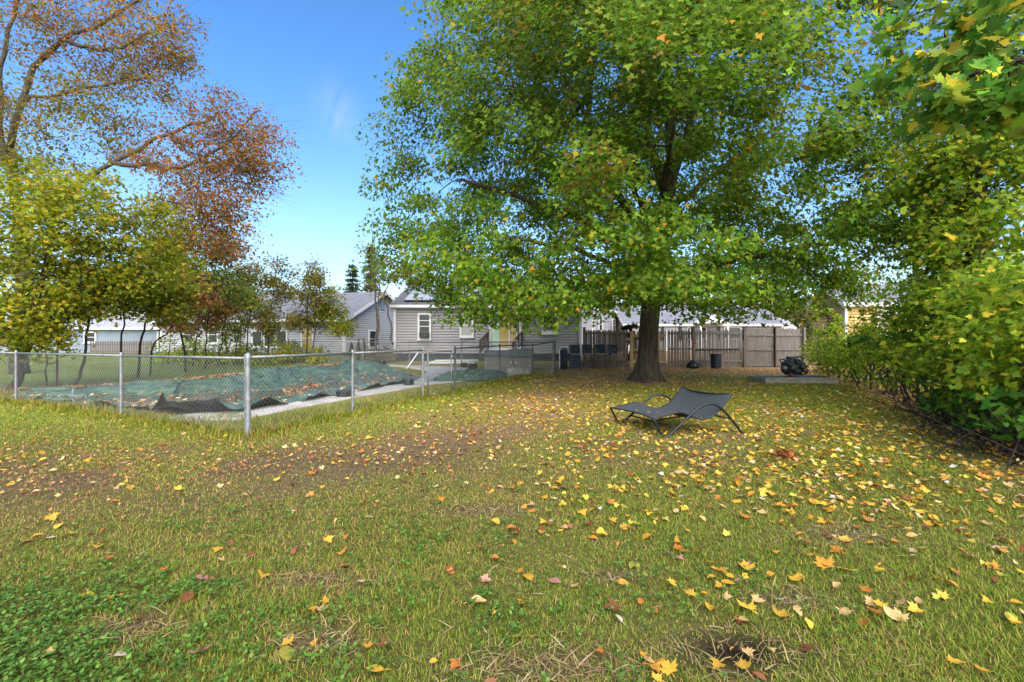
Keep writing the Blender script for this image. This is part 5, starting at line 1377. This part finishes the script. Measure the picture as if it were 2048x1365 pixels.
# ------------------------------------------------------------------ distant trees
def conifer(px, d, top, halfpx, label, seed):
    rg = np.random.default_rng(seed); x = px_u(px, d); zt_ = zat(top, d); z0 = .5; hw = halfpx * d / F
    root = thing('spruce_tree', label, 'tree', (x, d, z0), 'spruces far behind the houses')
    mb = MB(); mb.tube([Vector((x, d, z0)), Vector((x, d, zt_))], [.22, .03], 7); V = []; 
    P = []; O = []
    z = z0 + 1.5
    while z < zt_ - .2:
        f = (zt_ - z) / (zt_ - z0); rr = hw * (f ** .8) * (.8 + .4 * rg.random()); nb = 8
        for k in range(nb):
            a = 2 * math.pi * (k + rg.random()) / nb; rk = rr * (.65 + .5 * rg.random())
            e = Vector((x + math.cos(a) * rk, d + math.sin(a) * rk, z - .25 * rk)); mb.tube([Vector((x, d, z + .1)), e], [.04, .012], 4, cap=False)
            for t in np.linspace(.15, 1, 9):
                for s in range(3):
                    P.append((x + math.cos(a) * rk * t + rg.normal() * .12, d + math.sin(a) * rk * t + rg.normal() * .12, z + .1 - (.25 * rk + .1) * t - .06 * s)); O.append((math.cos(a) + rg.normal() * .4, math.sin(a) + rg.normal() * .4, -.45))
        z += .42 + .25 * rg.random()
    mb.build('trunk', M['bark_dark'], root)
    P = np.array(P); O = np.array(O); n = len(P)
    Vv, Ff, kk = leaves_np(P, np.array([0, 0, 1.]) + .5 * rg.standard_normal((n, 3)), O, .42 * (.6 + .7 * rg.random(n)), (T_DIA[0] * np.array([.5, 1, 1]), T_DIA[1]))
    c = pick([((.06, .095, .05), 2), ((.09, .125, .06), 2), ((.12, .14, .06), 1)], n, rg)
    np_mesh('crown', Vv, Ff, M['leaf'], root, np.repeat(c.clip(.01, .5), kk, 0))
conifer(705, 58, 527, 40, 'blue-green spruce behind the white gable, the lower of the two', 1)
conifer(741, 60, 488, 36, 'tall pointed spruce rising behind the twin stemmed tree', 2)

def bgtree(px, d, top, hw, label, pal, seed, n=26, bot=None, name='leafy_tree', group='trees behind the houses'):
    rg = np.random.default_rng(seed); zt_ = zat(top, d); zb = .8 if bot is None else zat(bot, d); x = px_u(px, d); r = hw * d / F; cs = []
    while len(cs) < n:
        u = rg.standard_normal(3); u /= np.linalg.norm(u); u *= rg.random() ** .4; cs.append((x + u[0] * r, d + u[1] * r * .8, (zt_ + zb) / 2 + u[2] * (zt_ - zb) / 2))
    tree(name, label, 'tree', (x, d, .5), [(x, d, .4), (x + .1, d, (zt_ + zb) * .35), (x, d, (zt_ + zb) / 2), (x - .1, d, zt_ * .85)], .22, .05, [], np.array(cs), 85, r * .34, .30 * d / 45, T_DIA, pal, 'bark_dark', group, seed, flat=.75, twigs=3, twig_len=r * .4, r_leaf=.02)
P_BG = [((0.090, 0.120, 0.036), 3), ((0.144, 0.162, 0.048), 2), ((0.240, 0.204, 0.054), 1.2), ((0.300, 0.156, 0.060), .4)]
P_BGY = [((.16, .16, .04), 3), ((.24, .19, .05), 2), ((.10, .12, .035), 2)]
bgtree(565, 46, 545, 45, 'rounded olive tree above the ridge of the white house', P_BGY, 301, 30)
bgtree(470, 44, 540, 45, 'green tree behind the left part of the white house roof', P_BG, 302, 30)
bgtree(380, 46, 545, 50, 'dark leafy tree between the blue-grey and white houses', P_BG, 303, 30)
bgtree(640, 44, 535, 34, 'young green and yellow tree above the middle of the white house roof', P_BGY, 304, 24)
bgtree(800, 48, 575, 22, 'small yellowing tree in the gap between white and grey houses', P_BGY, 305, 20)
bgtree(845, 46, 535, 32, 'dark green tree over the left end of the grey house roof', P_BG, 306, 28)
bgtree(960, 50, 520, 60, 'tall leafy tree behind the grey house, mostly hidden by the maple', P_BG, 307, 30)
bgtree(230, 52, 560, 60, 'leafy tree behind the blue-grey house', P_BG, 308, 26)
bgtree(1265, 47, 600, 28, 'green tree showing between the slanted house and the maple trunk', P_BG, 309, 24, 670)
bgtree(1590, 48, 600, 36, 'dark green tree behind the right end of the picket fence', P_BG, 310, 24)
bgtree(1480, 60, 600, 60, 'leafy tree behind the far white house', P_BG, 311, 28)
bgtree(1680, 36, 560, 40, 'leafy tree beside the yellow house, behind the hedge', P_HEDGE, 312, 28)
bgtree(1262, 24.3, 640, 15, 'pale yellow-green bush peeping over the picket fence left of the maple trunk', P_BGY, 313, 9, 690, 'garden_bush', 'bushes beyond the picket fence')
bgtree(1545, 26, 652, 12, 'dark little bush just beyond the grey end panels of the picket fence', P_BG, 314, 8, 700, 'garden_bush', 'bushes beyond the picket fence')

bgtree(1658, 22.8, 590, 27, 'light yellow-green bush beside the yellow house, behind the picket fence end', P_HEDGE, 315, 16, 690, 'garden_bush', 'bushes beyond the picket fence')
rg = np.random.default_rng(91)
n = 13000
th = rg.uniform(-1.25, 1.25, n); dist = rg.uniform(75, 105, n); x = np.sin(th) * dist * 1.2; y = np.cos(th) * dist
hmax = 4.5 + 6.5 * fbm(x * .045, x * 0 + 3, 5, 4)
z = .5 + hmax * rg.random(n) ** .7
Vv, Ff, kk = leaves_np(np.stack([x, y, z], -1), np.stack([-np.sin(th) * .3, -np.cos(th), .5 + 0 * th], -1) + .6 * rg.standard_normal((n, 3)), rg.standard_normal((n, 3)), 1.2 + .9 * rg.random(n), T_DIA)
cc = pick(P_BG, n, rg) * (.8 + .5 * vnoise(x * .15, y * .1, 3))[:, None] 
tl_ = np_mesh('treeline', Vv, Ff, M['leaf'], None, np.repeat(cc.clip(.01, .5), kk, 0)); tag(tl_, kind='stuff')

# ------------------------------------------------------------------ right side: hedge and trees
hs_ = [(13.9, 19.2, 2.0, .95, 15), (12.9, 17.4, 2.1, 1.0, 17), (12.2, 15.6, 1.9, 1.0, 16), (11.3, 13.8, 1.95, 1.05, 17), (10.5, 12.0, 2.2, 1.1, 19), (9.8, 10.4, 3.0, 1.1, 24), (9.1, 8.9, 3.0, 1.1, 26), (8.3, 7.6, 3.0, 1.0, 26), (7.6, 6.4, 2.8, .95, 26), (7.0, 5.3, 2.7, .85, 24)]
hl = ['hedge shrub nearest the picket fence, pale yellow-green', 'hedge shrub directly behind the car engine', 'hedge shrub just right of the plank platform, under the yellow house', 'hedge shrub with yellow leaf tips below the yellow house window',
      'bushy hedge shrub at the middle of the row', 'tall hedge shrub with light green maple-like leaves', 'broad leafy hedge shrub overhanging the lawn edge', 'hedge shrub in front of the ivy-clad trunk, bright green and gold', 'hedge shrub with dark bare stems at its foot, near the right edge', 'nearest hedge shrub, cut by the right edge of the photo']
for i, ((x, y, h, r, n), lab) in enumerate(zip(hs_, hl)):
    x -= .4; n = int(n * 1.25)
    rg = np.random.default_rng(400 + i); cs = []
    while len(cs) < n:
        u = rg.standard_normal(3); u /= np.linalg.norm(u); u *= rg.random() ** .4
        c = (x + u[0] * r * 1.05, y + u[1] * r * 1.1, h * .55 + u[2] * h * .46)
        if c[2] > .30: cs.append(c)
    near = y < 9.5
    limbs = []
    for k in range(5):
        a = rg.random() * 6.28; b0 = (x + .35 * math.cos(a), y + .35 * math.sin(a), tz1(x, y) - .05)
        limbs.append(([b0, (x + .45 * math.cos(a), y + .45 * math.sin(a), .6), (x + .7 * r * math.cos(a + .4), y + .7 * r * math.sin(a + .4), h * .6)], .022 + .012 * rg.random(), .008))
    tree('hedge_shrub', lab, 'shrub', (x, y, tz1(x, y)), [(x, y, tz1(x, y) - .05), (x + .05, y, h * .3), (x, y, h * .55), (x, y + .1, h * .8)], .04, .012, limbs, np.array(cs), 112 if near else 90, .50, .079, T_MAPLE5 if near else T_MAPLE, P_HEDGE, 'bark_dark', 'hedge shrubs along the right side', 400 + i, flat=.65, twigs=5, twig_len=.55, r_leaf=.005)

# big leaved maple suckers low down in the hedge
for i, (x, y, n, lab) in enumerate(((8.3, 9.3, 5, 'low maple sucker with big fresh green leaves spilling out of the hedge'), (7.0, 7.1, 4, 'small green maple sucker at the dark foot of the hedge'), (10.4, 13.0, 4, 'pale lime maple sucker hanging beside the dark fence post'), (6.3, 5.5, 3, 'low leafy sucker at the right edge of the photo'))):
    rg = np.random.default_rng(450 + i)
    cs = np.array([(x - .15 + .35 * rg.standard_normal(), y + .35 * rg.standard_normal(), .35 + (1.3 if i in (0, 2) else .55) * rg.random()) for _ in range(n * 2)])
    tree('maple_sucker', lab, 'shrub', (x, y, tz1(x, y)), [(x + .3, y, -.02), (x + .2, y, .4), (x, y, .8)], .014, .006, [], cs, 24, .32, .115, T_MAPLE5, [((.07, .20, .022), 3), ((.12, .25, .03), 2), ((.05, .14, .02), 1)], 'bark_dark', None, 450 + i, flat=.5, twigs=1, twig_len=.3, r_leaf=.004)

# dead undergrowth at the hedge foot
rg = np.random.default_rng(470)
mb = MB()
dt_ = thing('bramble_thicket', 'dark tangle of dead brambles at the foot of the hedge near the right edge', 'undergrowth', (6.9, 6.3, 0))
for k in range(380):
    t = rg.random(); b = Vector((6.2 + 2.6 * t + .35 * rg.standard_normal(), 5.0 + 4.4 * t + .3 * rg.standard_normal(), -.02)); e = b + Vector(rg.standard_normal(3) * np.array([.5, .4, .25])) + Vector((0, 0, .45 + .5 * rg.random()))
    m_2 = (b + e) / 2 + Vector(rg.standard_normal(3) * .15); mb.tube([b, m_2, e], [.009, .007, .003], 4, cap=False)
mb.build('trunk', M['bark_dark'], dt_)

# tree with ivy-clad trunk by the hedge
rg = np.random.default_rng(51)
c_, t_ = regions([(1940, 480, 120, 100, 8.2, 1.2, 46), (1900, 330, 85, 110, 8.4, 1.2, 40), (2020, 330, 90, 130, 8, 1.3, 36), (1960, 150, 110, 130, 8.4, 1.4, 40), (1870, 470, 55, 70, 9, 1, 20), (1990, 600, 90, 70, 7.6, 1, 26), (2100, 200, 90, 250, 8, 1.5, 30), (1960, -60, 140, 80, 8.4, 1.4, 20)], rg)
tree('ivy_tree', 'yellow-green tree with a dark upright trunk rising out of the hedge on the right', 'tree', (px_u(1948, 8.2), 8.2, 0),
     [(px_u(1948, 8.2), 8.2, -.05), q(1950, 500, 8.2), q(1944, 300, 8.2), q(1950, 120, 8.2), q(1955, -80, 8.2)], .15, .08,
     [([q(1946, 380, 8.2), q(1900, 320, 8.3), q(1850, 280, 8.6)], .06, .02), ([q(1948, 250, 8.2), q(2000, 200, 8), q(2060, 170, 7.8)], .06, .02), ([q(1948, 150, 8.2), q(1900, 80, 8.3), q(1860, 20, 8.5)], .05, .02)],
     c_, 78, .46, .080, T_MAPLE5, P_HEDGE, 'bark', seed=52, flat=.7, twigs=4, twig_len=.45, r_leaf=.006)
# thin tree further back
rg = np.random.default_rng(53)
c_, t_ = regions([(1750, 300, 55, 60, 12.5, 1.2, 13), (1790, 380, 65, 50, 12.5, 1.2, 18), (1730, 190, 45, 50, 12.5, 1.2, 9), (1800, 250, 50, 60, 12.5, 1, 12), (1775, 470, 60, 40, 12, 1.2, 14), (1790, 80, 50, 50, 12.5, 1.2, 7), (1800, 0, 50, 40, 12.5, 1.2, 5), (1700, 440, 40, 40, 13, 1, 8)], rg)
tree('thin_tree', 'thin open tree with small dark leaves against the sky, between maple and hedge', 'tree', (px_u(1830, 12.4), 12.4, 0),
     [(px_u(1830, 12.4), 12.4, -.05), q(1832, 550, 12.4), q(1825, 400, 12.4), q(1815, 250, 12.4), q(1800, 90, 12.4), q(1790, -40, 12.4)], .09, .03,
     [([q(1826, 420, 12.4), q(1780, 350, 12.4), q(1730, 330, 12.4), q(1700, 340, 12.3)], .035, .01), ([q(1826, 400, 12.4), q(1790, 380, 12.3), q(1750, 400, 12.2)], .03, .008), ([q(1818, 280, 12.4), q(1770, 230, 12.4), q(1720, 190, 12.4)], .03, .008)],
     c_, 44, .50, .10, T_MAPLE, [((.09, .14, .02), 4), ((.14, .18, .028), 3), ((.24, .17, .03), .7)], 'bark_dark', seed=54, flat=.6, twigs=4, twig_len=.6, r_leaf=.006)

# near maple branch hanging into the top right corner
rg = np.random.default_rng(57)
c_, t_ = regions([(1975, 120, 100, 50, 3.6, .5, 15), (1920, 195, 70, 40, 3.5, .4, 9), (2040, 190, 70, 50, 3.4, .4, 10), (1850, 95, 40, 30, 4.0, .4, 4), (1835, 40, 50, 40, 4.4, .5, 4), (2010, 20, 90, 50, 3.6, .5, 9), (2150, 150, 90, 120, 3.5, .5, 10)], rg)
tree('maple_tree', 'near maple branch of large dark green and yellow leaves in the upper right corner', 'tree', (6.4, 3.2, 0),
     [(6.4, 3.2, -.05), (6.35, 3.2, 1.5), (6.2, 3.3, 3.0), (6.0, 3.3, 5.0)], .20, .12,
     [([(6.2, 3.3, 3.0), (5.2, 3.35, 3.5), (4.3, 3.4, 3.6), (3.5, 3.4, 3.45), (3.1, 3.5, 3.3)], .05, .008), ([(6.2, 3.3, 3.3), (5.0, 3.6, 4.3), (4.0, 3.9, 4.6), (3.3, 4.1, 4.5)], .05, .008)],
     c_, 16, .27, .10, T_MAPLE5, P_NEAR, 'bark_dark', seed=58, flat=.5, twigs=1, twig_len=.25, r_leaf=.003, kthick=.006, up=.55, out=.3, rnd=.5)

# ------------------------------------------------------------------ fallen leaves
FCOL = [('yellow', (.62, .40, .05), 40), ('golden', (.55, .29, .04), 18), ('pale tan', (.55, .40, .18), 19), ('orange', (.46, .19, .04), 9), ('brown', (.20, .085, .035), 9), ('pinkish', (.50, .27, .22), 3), ('red', (.26, .05, .03), 2), ('yellow-green', (.36, .36, .06), 5), ('whitish', (.58, .53, .42), 1.5)]
def leafdens(x, y):
    d = .20 + 2.3 * np.exp(-((x - 4.2) / 3.6) ** 2 - ((y - 7.4) / 3.4) ** 2) + .75 * smooth(9.5, 5, np.hypot(x - 5, y - 13.5)) 
    d = d + 1.5 * np.exp(-((x - 3.1) / 2.7) ** 2 - ((y - 4.9) / 1.5) ** 2)
    d = d + .62 * smooth(-.6, 1.5, x) * smooth(5.5, 3, y) + 1.3 * np.exp(-(seg_dist(x, y, HEDGE) / 1.0) ** 2) + .6 * np.exp(-(seg_dist(x, y, PATH) / 1.1) ** 2) * smooth(4.5, 6, y)
    d = d + .8 * smooth(18, 20, y) * smooth(5, 8, x) + .25 * smooth(-3.5, -1, x) * smooth(4, 7, y)
    return d * (.10 + 1.9 * fbm(x * 1.5, y * 1.5, 19, 4) ** 1.3) * (~inner_yard(x, y))
rg = np.random.default_rng(88)
n = 150000
x = rg.uniform(-9, 14.5, n); y = rg.uniform(1.75, 21.3, n)
k = rg.random(n) < leafdens(x, y) * 40 * (23.5 * 19.55) / n
x, y = x[k], y[k]; n = len(x)
# leaves blown on to the tarp and the far bank
n2 = 2600; s_ = rg.random(n2); t_ = np.where(rg.random(n2) < .5, .16 + .10 * rg.standard_normal(n2), .55 + .12 * rg.standard_normal(n2)).clip(.02, .7)
k2 = rg.random(n2) < .35 + .65 * (fbm(s_ * 9, t_ * 5, 23, 3) > .52); s_, t_ = s_[k2], t_[k2]
ti = (np.clip((t_ * (nt_ - 1)).astype(int), 0, nt_ - 1), np.clip((s_ * (ns_ - 1)).astype(int), 0, ns_ - 1))
tx_, ty_, tzv = XY[..., 0][ti], XY[..., 1][ti], np.maximum(rz[ti], -.198)
n3 = 1600; s3 = rg.random(n3); fp = poly_at(FAR, s3); tx3 = fp[:, 0] - .25 - .9 * rg.random(n3) ** 1.5; ty3 = fp[:, 1] + .2 + .6 * rg.random(n3)
cat_i = rg.choice(len(FCOL), n, p=np.array([c[2] for c in FCOL]) / sum(c[2] for c in FCOL))
redder = (x < 0) & (rg.random(n) < .35); cat_i = np.where(redder, rg.choice([2, 3, 4, 4, 5, 6], n), cat_i)
size = (.055 * (1 + .28 * rg.standard_normal(n))).clip(.03, .102)
col = np.array([c[1] for c in FCOL])[cat_i] * (1 + .15 * rg.standard_normal((n, 1)))
kind_ = rg.choice(3, n, p=[.62, .26, .12])         # maple, oval, curled
pxs = 1024 + F * x / y; pys = HOR + F * HC / y
vis = (pxs > 12) & (pxs < 2036) & (pys < 1358)
# keep a few placed leaves like the ones in the photo
order = np.argsort(-(size / y) * vis); big = set(order[:292].tolist())
rest = np.array([i for i in range(n) if i not in big])
def lay(x, y, z, n, rg, tilt=.35):
    a = rg.random(n) * 6.283
    return np.stack([x, y, z], -1), np.stack([tilt * rg.standard_normal(n), tilt * rg.standard_normal(n), np.ones(n)], -1), np.stack([np.cos(a), np.sin(a), 0 * a], -1)
Vs, Fs, Cs, off = [], [], [], 0
def addl(P, nr, td, sz, tm, c):
    global off
    Vv, Ff, kk = leaves_np(P, nr, td, sz, tm); Vs.append(Vv); Fs.append(Ff + off); Cs.append(np.repeat(c, kk, 0)); off += len(Vv)
for kd, tm in ((0, (T_MAPLE5[0] * np.array([1, 1, 2.2]), T_MAPLE5[1])), (1, (T_OVAL[0] * np.array([1, 1, 2.2]), T_OVAL[1])), (2, (T_OVAL[0] * np.array([.8, 1, 3.5]), T_OVAL[1]))):
    i = rest[kind_[rest] == kd]; P, nr, td = lay(x[i], y[i], tz(x[i], y[i]) + .008 + .026 * rg.random(len(i)), len(i), rg, .42)
    addl(P, nr, td, size[i], tm, col[i])
for xx, yy, zz, ss in ((tx_, ty_, tzv + .012, .10), (tx3, ty3, tz(tx3, ty3) + .03, .12)):
    m = len(xx); P, nr, td = lay(xx, yy, zz, m, rg, .25); addl(P, nr, td, ss * (.7 + .6 * rg.random(m)), T_MAPLE, pick([((.45, .26, .10), 3), ((.40, .17, .05), 3), ((.55, .42, .26), 3), ((.2, .09, .04), 2)], m, rg))
m = 9000; pt = poly_at(PATH, rg.random(m)); fx_, fy_ = pt[:, 0] + .95 * rg.standard_normal(m), pt[:, 1] + .75 * rg.standard_normal(m)
kk_ = (fy_ > 3.2) & ~inner_yard(fx_, fy_) & (rg.random(m) < .25 + 1.3 * (fbm(fx_ * 1.3, fy_ * 1.3, 29, 3) - .25)); fx_, fy_ = fx_[kk_], fy_[kk_]; m = len(fx_)
P, nr, td = lay(fx_, fy_, tz(fx_, fy_) + .012 + .02 * rg.random(m), m, rg, .5)
addl(P, nr, td, .022 + .028 * rg.random(m), T_DIA, pick([((.34, .16, .06), 3), ((.24, .10, .045), 3), ((.45, .27, .11), 2), ((.5, .30, .05), 1)], m, rg))
fs = np_mesh('fallen_leaves', np.vstack(Vs), np.vstack(Fs), M['fallen'], None, np.vstack(Cs).clip(.01, .8)); tag(fs, kind='stuff')

# the leaves that show largest, each one an object
def leaf_variant(kd, seed):
    rg = np.random.default_rng(seed)
    if kd == 0: Vt, Ft = T_MAPLE5
    else:
        ys = np.linspace(0, 1, 9); w_ = .30 * np.sin(np.pi * ys ** .85) ** .8
        if kd == 3: w_ = .30 * np.sin(np.pi * ys) ** .7 * (1 + .35 * np.cos(ys * 20))
        Vt = np.array([(sx * wv, yv, 0) for yv, wv in zip(ys, w_) for sx in (-1, 0, 1)]); Ft = np.array([t for i in range(8) for j in range(2) for t in ((i * 3 + j, i * 3 + j + 1, i * 3 + j + 4), (i * 3 + j, i * 3 + j + 4, i * 3 + j + 3))])
    V = Vt.copy(); cup = {0: .5, 1: .5, 2: 2.2, 3: .6}[kd] * (.5 + rg.random()); bend = rg.normal() * .35
    V[:, 2] += cup * V[:, 0] ** 2 + bend * (V[:, 1] - .4) ** 2 + .10 * np.sin(V[:, 0] * 6 + rg.random() * 6) * np.abs(V[:, 0]) + rg.normal() * .10 * V[:, 0]
    V[:, 1] -= .4
    st = np.array([(-.012, -.36, .02), (.012, -.36, .02), (.04, -.62, .04 + .05 * rg.random()), (.06 + .1 * rg.normal(), -.85, .03)])
    b = len(V); V = np.vstack([V, st]); Ft = np.vstack([Ft, [[b, b + 1, b + 2], [b, b + 2, b + 3]]])
    me = bpy.data.meshes.new('fallen_leaf'); me.from_pydata(V.tolist(), [], Ft.tolist()); me.update(); me.polygons.foreach_set('use_smooth', [True] * len(me.polygons)); me.materials.append(M['fallen1'])
    return me
variants = {kd: [leaf_variant(kd, 900 + kd * 10 + j) for j in range(6)] for kd in range(4)}
SH = {0: 'maple leaf', 1: 'oval leaf', 2: 'curled leaf', 3: 'lobed oak leaf'}
def where(x, y):
    px = 1024 + F * x / y; py = HOR + F * HC / y
    if math.hypot(x - 1.05, (y - 2.12) * 1.5) < .55: return 'on or beside the black bare soil patch'
    if math.hypot(x - .18, (y - 2.02) * 1.6) < .5: return 'on the dead straw at the bottom of the lawn'
    if px < 430 and py > 1080: return 'in the clover at the lower left'
    if 430 <= px < 800 and py > 1080: return 'on patchy turf between the clover and the dead straw'
    if px >= 1650 and py > 1080: return 'on thin turf in the lower right corner of the lawn'
    if 1250 <= px < 1650 and py > 1080: return 'on the turf just behind the black soil patch'
    if 800 <= px < 1250 and py > 1080: return 'on the green turf just behind the dead straw'
    if px < 500: return 'on the lawn between the clover and the corner fence post'
    if px < 950: return 'on the lawn below the worn brown path'
    if px < 1450: return 'on the mid lawn well in front of the lounger'
    return 'in the thick leaf scatter right of the lounger'
placed = [  # photo column, row, colour index, kind, size, heading
    (405, 1163, 5, 1, .085, 1.2), (372, 1207, 4, 2, .085, .1), (282, 1255, 4, 2, .085, .8), (212, 1130, 3, 2, .08, 0), (88, 1326, 2, 1, .09, .3), (402, 1318, 5, 0, .09, 0), (1057, 1160, 0, 1, .09, .4), (573, 1320, 7, 1, .10, .5), (629, 1292, 0, 1, .07, 0), (1335, 1347, 0, 0, .08, .2), (753, 1352, 0, 1, .07, 1.5), (1490, 1222, 0, 0, .10, .4), (1240, 1248, 8, 1, .045, .6), (1645, 1132, 1, 0, .11, 0), (645, 1230, 2, 0, .06, .3), (99, 1080, 8, 1, .07, 1.2)]
items = [(px, py, ci, kd, sz, a) for px, py, ci, kd, sz, a in placed]
sel = sorted(big)
for i in sel:
    kd = int(kind_[i]); kd = 3 if (kd == 1 and rg.random() < .25) else kd
    items.append((pxs[i], pys[i], int(cat_i[i]), kd, float(size[i]), rg.random() * 6.28))
items = items[:300]
for n_, (px, py, ci, kd, sz, a) in enumerate(items):
    d = F * HC / (py - HOR); xx = px_u(px, d); o = bpy.data.objects.new('fallen_leaf', variants[kd][rg.integers(6)]); COL.objects.link(o)
    o.location = (xx, d, tz1(xx, d) + .022 + .012 * rg.random()); s = sz * (1.0 if kd == 0 else 1.15); o.scale = (s, s, s)
    o.rotation_euler = (rg.normal() * .22, rg.normal() * .22, a + (n_ >= len(placed)) * 0)
    c = np.array(FCOL[ci][1]) * (1 + .12 * rg.standard_normal()); o.color = (*[float(v) for v in c.clip(.01, .8)], 1)
    tag(o, f'{FCOL[ci][0]} {SH[kd]} {where(xx, d)}', 'fallen leaf', 'fallen leaves on the lawn')

# leaves lying on the lounger sling
for k, (s_, v_, ci) in enumerate(((.0, .35, 2), (.05, .2, 0), (.18, .06, 2), (.66, .03, 2), (-.02, .55, 2))):
    i = int(np.argmin(np.abs(sp[:, 0] - s_))); p = lp(sp[i, 0] + .02, v_, sp[i, 1] - .02 + .022)
    o = bpy.data.objects.new('fallen_leaf', variants[0][k]); COL.objects.link(o); o.location = p; o.scale = (.05, .05, .05); o.rotation_euler = (.1, .1, k * 1.3); o.color = (*FCOL[ci][1], 1)
    tag(o, ['small pale leaf near the foot end of the lounger sling', 'yellow leaf on the foot half of the lounger sling', 'small tan leaf caught at the near edge of the lounger sling', 'pale leaf in the seat hollow by the near arm of the lounger', 'small tan leaf on the far foot corner of the lounger sling'][k], 'fallen leaf', 'leaves on the lounger')
# clump of dead brown leaves right of the lounger
lc = F * HC / (918 - HOR); cxp = px_u(1573, lc)
m = 46; P = np.stack([cxp + .075 * rg.standard_normal(m), lc + .06 * rg.standard_normal(m), tz1(cxp, lc) + .03 + .05 * rg.random(m)], -1)
Vv, Ff, kk = leaves_np(P, np.array([0, 0, 1.]) + .9 * rg.standard_normal((m, 3)), rg.standard_normal((m, 3)), 0.05 + .04 * rg.random(m), (T_MAPLE5[0] * np.array([1, 1, 2.5]), T_MAPLE5[1]))
tag(np_mesh('leaf_clump', Vv, Ff, M['fallen'], None, np.repeat(pick([((.25, .08, .025), 3), ((.34, .13, .03), 2), ((.15, .05, .02), 1)], m, rg).clip(.01, .6), kk, 0)), 'small heap of dry rust-brown leaves on the lawn right of the lounger', 'leaf clump')
print('faces', sum(len(m.polygons) for m in bpy.data.meshes))
